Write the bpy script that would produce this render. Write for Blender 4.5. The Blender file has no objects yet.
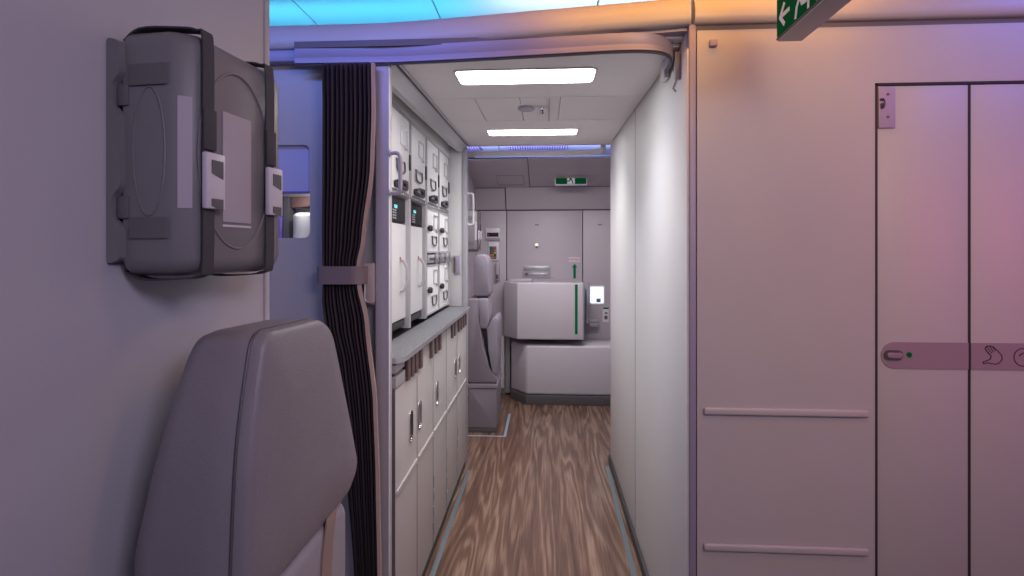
import bpy, bmesh, math, random
from mathutils import Vector, Matrix
random.seed(7)
S = bpy.context.scene
COL = S.collection

# ------------------------------------------------------------------ camera, world, light, exposure
FPX = 540.0
cam_d = bpy.data.cameras.new('camera')
cam_d.sensor_width = 36.0
cam_d.lens = FPX / 1024.0 * 36.0
cam_d.shift_y = -38.0 / 1024.0
cam_d.clip_start = 0.02
cam = bpy.data.objects.new('camera', cam_d)
COL.objects.link(cam)
cam.location = (0, 0, 1.37)
cam.rotation_euler = (math.pi / 2, 0, math.atan(33.0 / FPX))
S.camera = cam

w = bpy.data.worlds.new('cabin_ambient')
S.world = w
w.use_nodes = True
w.node_tree.nodes['Background'].inputs[0].default_value = (0.44, 0.45, 0.76, 1)
w.node_tree.nodes['Background'].inputs[1].default_value = 0.20

vs = S.view_settings
vs.view_transform = 'Standard'
vs.look = 'None'
vs.gamma = 1
vs.exposure = 0.0
vs.use_curve_mapping = False


def area(name, loc, target, size, size_y, energy, color, spread=math.pi):
    l = bpy.data.lights.new(name, 'AREA')
    l.shape = 'RECTANGLE'
    l.size, l.size_y = size, size_y
    l.energy = energy
    l.color = color
    l.spread = spread
    o = bpy.data.objects.new(name, l)
    COL.objects.link(o)
    o.location = loc
    d = Vector(target) - Vector(loc)
    o.rotation_euler = d.to_track_quat('-Z', 'Y').to_euler()
    return o


# coloured mood lighting of the cabin: strips up in the cabin ceiling on the camera's side, plus an added violet fill
area('mood_light_amber', (0.46, 1.12, 2.13), (0.44, 1.56, 2.065), 0.90, 0.03, 0.12, (1.0, 0.42, 0.0), math.radians(30))
area('mood_light_amber_wash', (0.42, 1.45, 2.27), (0.41, 1.60, 2.05), 0.95, 0.04, 1.75, (1.0, 0.36, 0.0))
area('mood_light_peach', (0.62, 0.80, 2.24), (0.62, 1.61, 1.40), 0.35, 0.20, 3.4, (1.0, 0.56, 0.18))
area('mood_light_blue', (-0.95, 1.10, 2.24), (-0.80, 1.73, 1.98), 0.8, 0.05, 2.8, (0.18, 0.28, 1.0))
area('mood_light_violet', (-0.50, 1.05, 2.26), (-0.40, 1.70, 2.00), 0.4, 0.05, 0.35, (0.22, 0.24, 1.0), math.radians(70))
area('mood_light_indigo', (1.70, 1.20, 2.26), (1.45, 1.60, 2.04), 0.5, 0.05, 2.4, (0.14, 0.18, 1.0))
area('mood_light_pink', (2.10, 0.40, 1.75), (1.35, 1.61, 1.20), 0.5, 0.5, 1.5, (1.0, 0.12, 0.36), math.radians(100))
area('left_wall_fill_violet', (1.0, -0.75, 2.15), (-0.65, 0.55, 1.45), 0.9, 0.4, 3.3, (0.74, 0.64, 1.0), math.radians(85))  # added fill without a seen source, brightens the left wall
area('cabin_light_soft', (0.95, -0.40, 2.22), (0.75, 1.60, 0.90), 1.0, 0.4, 5.2, (1.0, 0.84, 0.84), math.radians(110))
# cove uplights hidden behind the valance, washing the high ceiling
area('cove_uplight_cyan', (-0.75, 1.90, 2.125), (-0.75, 2.16, 2.30), 1.0, 0.04, 1.9, (0.08, 0.60, 1.0), math.radians(100))
area('cove_uplight_white', (0.45, 1.84, 2.125), (0.45, 2.10, 2.30), 1.3, 0.04, 3.4, (0.58, 0.76, 1.0), math.radians(100))
# cross aisle uplight behind its ceiling panels and the cross aisle's own soft light
area('cross_aisle_uplight', (0.0, 4.66, 2.17), (0.0, 4.95, 2.30), 1.6, 0.05, 9.0, (0.36, 0.44, 1.0))
area('cross_aisle_light', (0.10, 3.95, 2.06), (0.1, 4.35, 0.0), 1.0, 0.15, 13.5, (1.0, 0.92, 0.98), math.radians(160))


# ------------------------------------------------------------------ materials
def mat(name, col, rough=0.5, metal=0.0, bump=0.0, bscale=300.0, var=0.0, vscale=3.0, emit=None, estr=0.0,
        coat=0.0, trans=0.0, spec=0.5, stretch=(1, 1, 1)):
    m = bpy.data.materials.new(name)
    m.use_nodes = True
    nt = m.node_tree
    b = nt.nodes['Principled BSDF']
    b.inputs['Roughness'].default_value = rough
    b.inputs['Metallic'].default_value = metal
    b.inputs['Coat Weight'].default_value = coat
    b.inputs['Transmission Weight'].default_value = trans
    b.inputs['Specular IOR Level'].default_value = spec
    tc = nt.nodes.new('ShaderNodeTexCoord')
    mp = nt.nodes.new('ShaderNodeMapping')
    mp.inputs['Scale'].default_value = stretch
    nt.links.new(tc.outputs['Object'], mp.inputs[0])
    n = nt.nodes.new('ShaderNodeTexNoise')
    n.inputs['Scale'].default_value = vscale
    n.inputs['Detail'].default_value = 3
    nt.links.new(mp.outputs[0], n.inputs['Vector'])
    r = nt.nodes.new('ShaderNodeValToRGB')
    a = 1 - var
    r.color_ramp.elements[0].position = 0.3
    r.color_ramp.elements[1].position = 0.7
    r.color_ramp.elements[0].color = (col[0] * a, col[1] * a, col[2] * a, 1)
    r.color_ramp.elements[1].color = (min(1, col[0] * (1 + var)), min(1, col[1] * (1 + var)), min(1, col[2] * (1 + var)), 1)
    nt.links.new(n.outputs['Fac'], r.inputs[0])
    nt.links.new(r.outputs[0], b.inputs['Base Color'])
    if bump > 0:
        n2 = nt.nodes.new('ShaderNodeTexNoise')
        n2.inputs['Scale'].default_value = bscale
        nt.links.new(mp.outputs[0], n2.inputs['Vector'])
        bp = nt.nodes.new('ShaderNodeBump')
        bp.inputs['Strength'].default_value = bump
        bp.inputs['Distance'].default_value = 0.002
        nt.links.new(n2.outputs['Fac'], bp.inputs['Height'])
        nt.links.new(bp.outputs[0], b.inputs['Normal'])
    if emit:
        b.inputs['Emission Color'].default_value = (*emit, 1)
        b.inputs['Emission Strength'].default_value = estr
    return m


M = dict(
    cont=mat('white_container_panel', (0.82, 0.81, 0.81), 0.5, spec=0.3, var=0.01),
    mauve=mat('violet_lit_metal_trim', (0.36, 0.34, 0.47), 0.45, metal=0.1, var=0.02),  # violet light on post and rail is put into this base colour
    wall=mat('warm_white_laminate', (0.56, 0.54, 0.54), 0.42, bump=0.10, bscale=250, var=0.015),
    wall_l=mat('grey_laminate', (0.46, 0.45, 0.48), 0.5, bump=0.10, bscale=250, var=0.02),
    panel=mat('white_galley_panel', (0.71, 0.70, 0.70), 0.62, spec=0.3, bump=0.05, bscale=200, var=0.01),
    door=mat('galley_door_laminate', (0.50, 0.475, 0.46), 0.42, bump=0.08, bscale=260, var=0.02),
    ceil=mat('ceiling_panel', (0.80, 0.77, 0.78), 0.5, bump=0.05, var=0.02),
    high=mat('high_ceiling', (0.8, 0.8, 0.8), 0.6, var=0.01),
    far=mat('sidewall_lining', (0.50, 0.455, 0.49), 0.45, bump=0.06, var=0.02),
    white=mat('white_plastic', (0.72, 0.70, 0.72), 0.3, var=0.01),
    bustle=mat('white_gloss_bustle', (0.60, 0.565, 0.60), 0.28, bump=0.04, var=0.015),
    post=mat('grey_metal_trim', (0.40, 0.39, 0.43), 0.45, metal=0.1, var=0.02),
    alu=mat('brushed_aluminium', (0.62, 0.62, 0.64), 0.3, metal=0.9, bump=0.1, bscale=120, stretch=(1, 1, 0.05), var=0.03),
    alu_s=mat('satin_frame', (0.47, 0.46, 0.48), 0.45, metal=0.1, var=0.03),
    chrome=mat('polished_chrome', (0.8, 0.8, 0.82), 0.15, metal=1.0),
    dark=mat('dark_gap', (0.03, 0.028, 0.032), 0.7),
    line=mat('panel_joint', (0.16, 0.15, 0.17), 0.7),
    black=mat('black_plastic', (0.025, 0.024, 0.027), 0.4),
    dgrey=mat('dark_grey_plastic', (0.10, 0.095, 0.10), 0.45, var=0.04),
    case=mat('case_plastic', (0.20, 0.19, 0.195), 0.42, bump=0.2, bscale=500, var=0.04),
    rib=mat('case_dark_plastic', (0.14, 0.13, 0.135), 0.5, bump=0.2, bscale=500),
    web=mat('webbing_black', (0.06, 0.055, 0.065), 0.8, bump=0.5, bscale=900, stretch=(1, 1, 0.3)),
    label=mat('label_paper', (0.42, 0.38, 0.42), 0.55),
    buckle=mat('buckle_grey', (0.62, 0.60, 0.64), 0.35),
    leather=mat('seat_leather', (0.25, 0.228, 0.245), 0.42, bump=0.25, bscale=260, var=0.05, vscale=9),
    leather2=mat('seat_leather_light', (0.33, 0.31, 0.35), 0.45, bump=0.2, bscale=260, var=0.04),
    belt=mat('tan_webbing', (0.33, 0.25, 0.20), 0.8, bump=0.4, bscale=700),
    tie=mat('tieback_cloth', (0.24, 0.20, 0.21), 0.85, bump=0.5, bscale=800),
    liner=mat('curtain_lining', (0.42, 0.33, 0.29), 0.8, bump=0.3, bscale=400),
    beige=mat('beige_box', (0.52, 0.46, 0.39), 0.45),
    kick=mat('kick_strip', (0.055, 0.05, 0.05), 0.6),
    strip=mat('photoluminescent_strip', (0.14, 0.18, 0.20), 0.45),
    bluestrip=mat('pale_blue_edge', (0.28, 0.36, 0.44), 0.5),
    tab=mat('brown_retainer', (0.16, 0.11, 0.10), 0.4),
    green=mat('exit_green', (0.0, 0.075, 0.026), 0.8, spec=0.05, emit=(0.0, 0.16, 0.05), estr=0.12),
    greenm=mat('sticker_green', (0.0, 0.16, 0.05), 0.8, spec=0.1),
    pict=mat('sign_white', (0.6, 0.58, 0.6), 0.6, emit=(1, 0.95, 1), estr=0.12),
    red=mat('marking_red', (0.55, 0.06, 0.10), 0.5),
    redbox=mat('dull_red_panel', (0.10, 0.045, 0.04), 0.6),
    yellow=mat('key_yellow', (0.7, 0.55, 0.08), 0.5),
    orange=mat('key_orange', (0.65, 0.25, 0.06), 0.5),
    bluep=mat('blue_blind', (0.56, 0.57, 0.84), 0.5),
    violet=mat('violet_panel', (0.22, 0.16, 0.6), 0.5),
    screen=mat('dark_screen', (0.022, 0.022, 0.026), 0.5, spec=0.2),
    led=mat('cyan_display', (0.2, 0.8, 0.8), 0.4, emit=(0.25, 0.9, 0.85), estr=0.4),
    lamp=mat('lit_diffuser', (0.9, 0.9, 0.9), 0.5, emit=(1.0, 0.985, 0.99), estr=13.5),
    daylight=mat('daylight_pane', (0.8, 0.85, 0.9), 0.2, emit=(0.72, 0.88, 1.0), estr=1.0),
    bulb=mat('warm_indicator', (0.8, 0.76, 0.6), 0.4, emit=(1, 0.93, 0.75), estr=0.7),
    seatshell=mat('jumpseat_shell', (0.25, 0.22, 0.255), 0.45, bump=0.1, var=0.03),
    seatpad=mat('jumpseat_pad', (0.31, 0.285, 0.335), 0.5, bump=0.2, var=0.03),
    handlestrip=mat('mauve_grip_panel', (0.37, 0.27, 0.33), 0.4),
    icon=mat('icon_print', (0.06, 0.02, 0.035), 0.6),
    lockplate=mat('lock_plate', (0.44, 0.36, 0.52), 0.5),
    vent=mat('vent_plastic', (0.20, 0.14, 0.22), 0.6),
    clear=mat('clear_pane', (0.9, 0.9, 0.95), 0.03, trans=1.0),
)


def wood():
    m = bpy.data.materials.new('wood_plank_floor')
    m.use_nodes = True
    nt = m.node_tree
    b = nt.nodes['Principled BSDF']
    N = nt.nodes.new
    L = nt.links.new
    tc = N('ShaderNodeTexCoord')
    mp = N('ShaderNodeMapping'); mp.inputs['Scale'].default_value = (1.0, 0.075, 1)
    L(tc.outputs['Object'], mp.inputs[0])
    big = N('ShaderNodeTexNoise'); big.inputs['Scale'].default_value = 7.0; big.inputs['Detail'].default_value = 2.5
    big.inputs['Distortion'].default_value = 0.25
    L(mp.outputs[0], big.inputs['Vector'])
    mul = N('ShaderNodeMath'); mul.operation = 'MULTIPLY'; mul.inputs[1].default_value = 62
    L(big.outputs['Fac'], mul.inputs[0])
    sn = N('ShaderNodeMath'); sn.operation = 'SINE'; L(mul.outputs[0], sn.inputs[0])
    mr = N('ShaderNodeMapRange'); mr.inputs[1].default_value = -1; L(sn.outputs[0], mr.inputs[0])
    mp2 = N('ShaderNodeMapping'); mp2.inputs['Scale'].default_value = (1.0, 0.035, 1)
    L(tc.outputs['Object'], mp2.inputs[0])
    fine = N('ShaderNodeTexNoise'); fine.inputs['Scale'].default_value = 130; fine.inputs['Detail'].default_value = 7
    L(mp2.outputs[0], fine.inputs['Vector'])
    patch = N('ShaderNodeTexNoise'); patch.inputs['Scale'].default_value = 9; patch.inputs['Detail'].default_value = 3
    L(mp.outputs[0], patch.inputs['Vector'])
    mix = N('ShaderNodeMix'); mix.inputs[0].default_value = 0.70
    L(mr.outputs[0], mix.inputs[2]); L(fine.outputs['Fac'], mix.inputs[3])
    mix2 = N('ShaderNodeMix'); mix2.inputs[0].default_value = 0.45
    L(mix.outputs[0], mix2.inputs[2]); L(patch.outputs['Fac'], mix2.inputs[3])
    r = N('ShaderNodeValToRGB')
    e = r.color_ramp.elements
    e[0].position = 0.26; e[0].color = (0.066, 0.036, 0.026, 1)
    e[1].position = 0.72; e[1].color = (0.37, 0.25, 0.185, 1)
    k = e.new(0.50); k.color = (0.165, 0.092, 0.062, 1)
    L(mix2.outputs[0], r.inputs[0]); L(r.outputs[0], b.inputs['Base Color'])
    b.inputs['Roughness'].default_value = 0.27
    b.inputs['Specular IOR Level'].default_value = 0.7
    bp = N('ShaderNodeBump'); bp.inputs['Strength'].default_value = 0.12; bp.inputs['Distance'].default_value = 0.001
    L(fine.outputs['Fac'], bp.inputs['Height']); L(bp.outputs[0], b.inputs['Normal'])
    return m


def speckle():
    m = bpy.data.materials.new('speckled_worktop')
    m.use_nodes = True
    nt = m.node_tree
    b = nt.nodes['Principled BSDF']
    tc = nt.nodes.new('ShaderNodeTexCoord')
    n = nt.nodes.new('ShaderNodeTexNoise'); n.inputs['Scale'].default_value = 190; n.inputs['Detail'].default_value = 4
    nt.links.new(tc.outputs['Object'], n.inputs['Vector'])
    r = nt.nodes.new('ShaderNodeValToRGB')
    r.color_ramp.elements[0].position = 0.40; r.color_ramp.elements[0].color = (0.10, 0.10, 0.115, 1)
    r.color_ramp.elements[1].position = 0.62; r.color_ramp.elements[1].color = (0.25, 0.255, 0.28, 1)
    nt.links.new(n.outputs['Fac'], r.inputs[0]); nt.links.new(r.outputs[0], b.inputs['Base Color'])
    b.inputs['Roughness'].default_value = 0.38
    return m


def curtain_mat():
    m = bpy.data.materials.new('pleat_line_curtain_cloth')
    m.use_nodes = True
    nt = m.node_tree
    b = nt.nodes['Principled BSDF']
    at = nt.nodes.new('ShaderNodeAttribute'); at.attribute_name = 'pleat_line'
    r = nt.nodes.new('ShaderNodeValToRGB')
    r.color_ramp.elements[0].position = 0.80; r.color_ramp.elements[0].color = (0.020, 0.016, 0.024, 1)
    r.color_ramp.elements[1].position = 0.98; r.color_ramp.elements[1].color = (0.075, 0.06, 0.068, 1)
    nt.links.new(at.outputs['Fac'], r.inputs[0]); nt.links.new(r.outputs[0], b.inputs['Base Color'])
    b.inputs['Roughness'].default_value = 0.8
    return m


M['wood'] = wood()
M['speckle'] = speckle()
M['curtain'] = curtain_mat()


# ------------------------------------------------------------------ mesh helpers
class MB:
    def __init__(self):
        self.bm = bmesh.new()

    def _add(self, t):
        bmesh.ops.recalc_face_normals(t, faces=t.faces)
        me = bpy.data.meshes.new('tmp')
        t.to_mesh(me); t.free()
        self.bm.from_mesh(me)
        bpy.data.meshes.remove(me)
        return self

    def box(self, x0, x1, y0, y1, z0, z1, b=0.0, seg=2):
        t = bmesh.new()
        bmesh.ops.create_cube(t, size=1)
        sx, sy, sz = abs(x1 - x0), abs(y1 - y0), abs(z1 - z0)
        for v in t.verts:
            v.co = Vector(((x0 + x1) / 2 + v.co.x * sx, (y0 + y1) / 2 + v.co.y * sy, (z0 + z1) / 2 + v.co.z * sz))
        b = min(b, sx * .49, sy * .49, sz * .49)
        if b > 0:
            bmesh.ops.bevel(t, geom=list(t.edges), offset=b, segments=seg, affect='EDGES', profile=0.5)
        return self._add(t)

    def prism(self, pts, vec, b=0.0, seg=2):
        t = bmesh.new()
        a = [t.verts.new(Vector(p)) for p in pts]
        c = [t.verts.new(Vector(p) + Vector(vec)) for p in pts]
        n = len(pts)
        t.faces.new(a); t.faces.new(c[::-1])
        for i in range(n):
            t.faces.new((a[i], a[(i + 1) % n], c[(i + 1) % n], c[i]))
        if b > 0:
            bmesh.ops.bevel(t, geom=list(t.edges), offset=b, segments=seg, affect='EDGES', profile=0.5)
        return self._add(t)

    def loft(self, rings, cap=True, closed=True):
        t = bmesh.new()
        R = [[t.verts.new(Vector(p)) for p in r] for r in rings]
        n = len(R[0])
        for i in range(len(R) - 1):
            for j in range(n if closed else n - 1):
                k = (j + 1) % n
                t.faces.new((R[i][j], R[i][k], R[i + 1][k], R[i + 1][j]))
        if cap and closed:
            t.faces.new(R[0][::-1]); t.faces.new(R[-1])
        return self._add(t)

    def tube(self, path, r, n=10, closed=False):
        P = [Vector(p) for p in path]
        m = len(P)
        rings = []
        up = None
        for i in range(m):
            if closed:
                T = (P[(i + 1) % m] - P[(i - 1) % m]).normalized()
            else:
                T = (P[min(i + 1, m - 1)] - P[max(i - 1, 0)]).normalized()
            if up is None:
                up = Vector((0, 0, 1)) if abs(T.z) < 0.9 else Vector((1, 0, 0))
            a = T.cross(up)
            if a.length < 1e-5:
                a = T.cross(Vector((0, 1, 0)))
            a.normalize()
            b = a.cross(T).normalized()
            up = b
            rings.append([P[i] + a * math.cos(2 * math.pi * k / n) * r + b * math.sin(2 * math.pi * k / n) * r for k in range(n)])
        if closed:
            rings.append(rings[0])
        return self.loft(rings, cap=not closed)

    def band(self, path, wvec, th):
        """flat webbing swept along path; wvec = full width vector"""
        P = [Vector(p) for p in path]
        W = Vector(wvec)
        rings = []
        for i in range(len(P)):
            T = (P[min(i + 1, len(P) - 1)] - P[max(i - 1, 0)]).normalized()
            n = T.cross(W).normalized() * th
            rings.append([P[i] - W / 2 - n / 2, P[i] + W / 2 - n / 2, P[i] + W / 2 + n / 2, P[i] - W / 2 + n / 2])
        return self.loft(rings)

    def disc(self, c, axis, r, h, n=24, b=0.0, ry=None):
        """short cylinder (or ellipse) centred at c, extruded along axis"""
        ax = Vector(axis).normalized()
        up = Vector((0, 0, 1)) if abs(ax.z) < 0.9 else Vector((0, 1, 0))
        a = ax.cross(up).normalized(); bb = a.cross(ax).normalized()
        ry = ry or r
        pts = [Vector(c) + a * math.cos(2 * math.pi * k / n) * r + bb * math.sin(2 * math.pi * k / n) * ry for k in range(n)]
        if b > 0:
            C = Vector(c)
            ins = lambda s: [C + (p - C) * s for p in pts]
            rings = [[p for p in pts], [p + ax * (h - b) for p in pts], [p + ax * h for p in ins(1 - b / max(r, ry))]]
            return self.loft(rings)
        return self.prism(pts, ax * h)

    def build(self, name, m, parent=None, local=False, angle=35):
        """verts are authored in world space (unless local) and stored relative to the parent chain"""
        me = bpy.data.meshes.new(name)
        if parent is not None and not local:
            off = world_of(parent)
            for v in self.bm.verts:
                v.co -= off
        bmesh.ops.remove_doubles(self.bm, verts=self.bm.verts, dist=1e-6)
        self.bm.to_mesh(me); self.bm.free()
        me.materials.append(M[m] if isinstance(m, str) else m)
        me.polygons.foreach_set('use_smooth', [True] * len(me.polygons))
        me.set_sharp_from_angle(angle=math.radians(angle))
        o = bpy.data.objects.new(name, me)
        COL.objects.link(o)
        if parent is not None:
            o.parent = parent
        return o


def world_of(o):
    v = Vector((0, 0, 0))
    while o is not None:
        v += o.location
        o = o.parent
    return v


def tag(o, label=None, cat=None, group=None, kind=None):
    if label: o['label'] = label
    if cat: o['category'] = cat
    if group: o['group'] = group
    if kind: o['kind'] = kind
    return o


def thing(name, loc, label, cat, group=None, kind=None, rz=0):
    o = bpy.data.objects.new(name, None)
    o.empty_display_size = 0.05
    COL.objects.link(o)
    o.location = loc
    o.rotation_euler = (0, 0, rz)
    return tag(o, label, cat, group, kind)


def struct(name, mb, m, parent=None):
    o = mb.build(name, m, parent)
    if parent is None:
        o['kind'] = 'structure'
    return o


def sroot(name, loc=(0, 0, 0)):
    o = bpy.data.objects.new(name, None)
    o.empty_display_size = 0.05
    COL.objects.link(o); o.location = loc; o['kind'] = 'structure'
    return o


def kids(o):
    return [c for c in bpy.data.objects if c.parent == o]


def copy_tree(o, loc=None, label=None, parent=None):
    c = o.copy()
    COL.objects.link(c)
    if parent is not None:
        c.parent = parent
    if loc is not None: c.location = loc
    if label: c['label'] = label
    for ch in kids(o):
        copy_tree(ch, parent=c)
    return c


def rrect(u0, u1, v0, v1, r, n=5):
    """rounded rectangle outline in 2-D, counter-clockwise"""
    r = min(r, (u1 - u0) / 2 - 1e-5, (v1 - v0) / 2 - 1e-5)
    pts = []
    for cx, cy, a0 in ((u1 - r, v1 - r, 0), (u0 + r, v1 - r, 90), (u0 + r, v0 + r, 180), (u1 - r, v0 + r, 270)):
        for k in range(n + 1):
            a = math.radians(a0 + 90 * k / n)
            pts.append((cx + r * math.cos(a), cy + r * math.sin(a)))
    return pts


def round_poly(pts, rad, n=5):
    """round the corners of a 2-D polygon; rad = one radius or list"""
    out = []
    m = len(pts)
    for i in range(m):
        p0, p1, p2 = Vector(pts[i - 1]), Vector(pts[i]), Vector(pts[(i + 1) % m])
        r = rad[i] if isinstance(rad, (list, tuple)) else rad
        d0, d1 = (p0 - p1), (p2 - p1)
        k = min(r, d0.length * .45, d1.length * .45)
        a, b = p1 + d0.normalized() * k, p1 + d1.normalized() * k
        for j in range(n + 1):
            t = j / n
            out.append(tuple((a * (1 - t) ** 2 + p1 * 2 * t * (1 - t) + b * t * t)))
    return out


def ring_frame(mb, outer, inner, place, vec):
    """flat frame between two outlines with equal counts; place maps 2-D -> 3-D"""
    t = bmesh.new()
    v = Vector(vec)
    A = [t.verts.new(place(*p)) for p in outer]; B = [t.verts.new(place(*p)) for p in inner]
    A2 = [t.verts.new(Vector(place(*p)) + v) for p in outer]; B2 = [t.verts.new(Vector(place(*p)) + v) for p in inner]
    n = len(outer)
    for i in range(n):
        j = (i + 1) % n
        t.faces.new((A[i], A[j], B[j], B[i])); t.faces.new((A2[i], A2[j], B2[j], B2[i]))
        t.faces.new((A[i], A[j], A2[j], A2[i])); t.faces.new((B[i], B[j], B2[j], B2[i]))
    return mb._add(t)


def stroke2d(mb, pts, wd, place, vec, closed=False):
    """thick flat polyline in a plane"""
    P = [Vector(p) for p in pts]
    n = len(P)
    rng = range(n if closed else n - 1)
    for i in rng:
        a, b = P[i], P[(i + 1) % n]
        d = (b - a).normalized(); q = Vector((-d.y, d.x)) * wd / 2
        e = d * wd * 0.3
        mb.prism([place(*(a + q - e)), place(*(b + q + e)), place(*(b - q + e)), place(*(a - q - e))], vec)
    return mb


def running_man(mb, place, vec, s, mirror=1):
    """walking figure, s = height"""
    f = lambda x, y: (x * s * mirror, y * s)
    stroke2d(mb, [f(0.02, 0.72), f(-0.05, 0.42)], 0.17 * s, place, vec)
    stroke2d(mb, [f(-0.05, 0.42), f(0.10, 0.24), f(0.16, 0.02)], 0.09 * s, place, vec)
    stroke2d(mb, [f(-0.05, 0.42), f(-0.16, 0.22), f(-0.36, 0.20)], 0.09 * s, place, vec)
    stroke2d(mb, [f(0.03, 0.74), f(0.18, 0.56), f(0.32, 0.60)], 0.07 * s, place, vec)
    stroke2d(mb, [f(0.0, 0.74), f(-0.22, 0.70), f(-0.30, 0.52)], 0.07 * s, place, vec)
    c = f(0.08, 0.90)
    pts = [(c[0] + 0.09 * s * math.cos(a * math.pi / 6), c[1] + 0.09 * s * math.sin(a * math.pi / 6)) for a in range(12)]
    mb.prism([place(*p) for p in pts], vec)
    return mb


def text_mesh(name, txt, size, m, parent, matrix, depth=0.0006):
    cu = bpy.data.curves.new(name, 'FONT')
    cu.body = txt; cu.size = size; cu.extrude = depth; cu.align_x = 'CENTER'; cu.align_y = 'CENTER'
    tmp = bpy.data.objects.new('tmp_text', cu)
    COL.objects.link(tmp)
    dg = bpy.context.evaluated_depsgraph_get()
    me = bpy.data.meshes.new_from_object(tmp.evaluated_get(dg))
    bpy.data.objects.remove(tmp)
    off = world_of(parent)
    me.transform(Matrix.Translation(-off) @ matrix)
    me.materials.clear(); me.materials.append(M[m])
    o = bpy.data.objects.new(name, me)
    COL.objects.link(o); o.parent = parent
    return o


# ------------------------------------------------------------------ key dimensions
XL, XR = -0.50, 0.42          # faces of the corridor
YR = 1.61                     # right bulkhead plane
YL = 1.75                     # left bulkhead plane
YE = 3.50                     # end of the galley
YF = 5.15                     # far side lining


def cz(y):                    # galley ceiling height
    return 2.00 + (y - 1.70) * 0.028


# ------------------------------------------------------------------ the setting
struct('floor', MB().box(-2.2, 2.6, -1.6, 5.6, -0.06, 0.0), 'wood')

# galley ceiling: four panels with joints, on a dark backing
r = sroot('ceiling')
mb = MB()
cuts = [1.70, 2.29, 2.75, YE]
for i in range(3):
    y0, y1 = cuts[i] + 0.002, cuts[i + 1] - 0.002
    xs = [XL + 0.012, XR - 0.004] if i != 1 else [XL + 0.012, -0.30, -0.108, 0.066, XR - 0.004]
    for j in range(len(xs) - 1):
        x0, x1 = xs[j] + (0.0015 if j else 0), xs[j + 1] - (0.0015 if j < len(xs) - 2 else 0)
        mb.prism([(x0, y0, cz(y0)), (x1, y0, cz(y0)), (x1, y1, cz(y1)), (x0, y1, cz(y1))], (0, 0, 0.015))
mb.build('ceiling_panels', 'ceil', r)
MB().prism([(XL - 0.3, 1.68, cz(1.68) + 0.016), (XR + 0.03, 1.68, cz(1.68) + 0.016), (XR + 0.03, YE, cz(YE) + 0.016), (XL - 0.3, YE, cz(YE) + 0.016)],
           (0, 0, 0.02)).build('ceiling_backing', 'line', r)
MB().box(0.31, XR - 0.001, 1.66, 1.699, 2.0105, 2.0175).build('ceiling_edge', 'ceil', r)
MB().box(XL, XR, YE, YE + 0.012, cz(YE) - 0.004, cz(YE) + 0.05).build('ceiling_edge', 'ceil', r)

# high cabin ceiling washed with blue light, joints running along the aircraft
r = sroot('ceiling')
mb = MB()
xs = [-2.2, -1.45, -0.94, -0.42, 0.2, 0.80, 1.5, 2.6]
for j in range(len(xs) - 1):
    mb.box(xs[j] + 0.003, xs[j + 1] - 0.003, -1.6, 5.6, 2.30, 2.32, 0.002)
mb.build('ceiling_panels', 'high', r)
MB().box(-2.2, 2.6, -1.6, 5.6, 2.325, 2.34).build('ceiling_backing', 'line', r)

# cove valance above the bulkheads (rounded), in two lengths
prof = [(0.0, 2.028), (0.010, 2.029), (0.016, 2.034), (0.020, 2.046), (0.021, 2.064), (0.016, 2.084), (0.004, 2.103), (-0.012, 2.116), (-0.03, 2.122), (-0.03, 2.028)]


def valance(path, name):
    P = [Vector((x, y)) for x, y in path]
    rings = []
    for i, p in enumerate(P):
        T = (P[min(i + 1, len(P) - 1)] - P[max(i - 1, 0)]).normalized()
        n = Vector((T.y, -T.x))
        rings.append([(p.x + n.x * d, p.y + n.y * d, z) for d, z in prof])
    return MB().loft(rings)


mb = valance([(-2.0, 1.735), (-0.62, 1.735), (-0.52, 1.733), (-0.42, 1.724), (-0.30, 1.709), (0.0, 1.668), (0.425, 1.612)], 'trim_1')
struct('trim_1', mb, 'wall')
struct('trim_2', valance([(0.434, YR), (2.5, YR)], 'trim_2'), 'wall')
struct('trim_3', MB().prism([(-2.0, 1.748, 2.018), (-0.5, 1.748, 2.018), (0.44, 1.622, 2.018), (0.44, 1.66, 2.018), (-0.5, 1.79, 2.018), (-2.0, 1.79, 2.018)], (0, 0, 0.009)), 'mauve')
struct('trim_4', MB().box(0.44, 2.5, YR + 0.002, YR + 0.04, 2.012, 2.030), 'line')

struct('trim_9', MB().box(-2.0, -0.60, 1.712, 1.748, 1.985, 2.022, 0.003), 'mauve')
# right bulkhead beside the lavatory
r = sroot('wall_right', (0.9, YR, 0))
DX0, DX1, DX2, DZ = 0.951, 1.205, 1.46, 1.843
mb = MB()
mb.box(0.444, DX0 - 0.006, YR, YR + 0.03, 0, DZ + 0.006)
mb.box(0.444, 2.5, YR, YR + 0.03, DZ + 0.006, 2.012)
mb.box(DX2 + 0.004, 2.5, YR, YR + 0.03, 0, DZ + 0.004, 0.002)
mb.build('wall_panel', 'wall', r)
MB().box(XR + 0.012, 2.5, YR + 0.032, YR + 0.06, 0, 2.02).build('wall_backing', 'dark', r)
# corner post between the bulkhead and the corridor
struct('trim_5', MB().box(XR + 0.0, 0.441, YR - 0.004, YR + 0.026, 0, 2.03, 0.004), 'mauve')
struct('trim_6', MB().box(XR - 0.006, XR, YR - 0.002, YR + 0.016, 0, 1.96, 0.002), 'panel')

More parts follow.
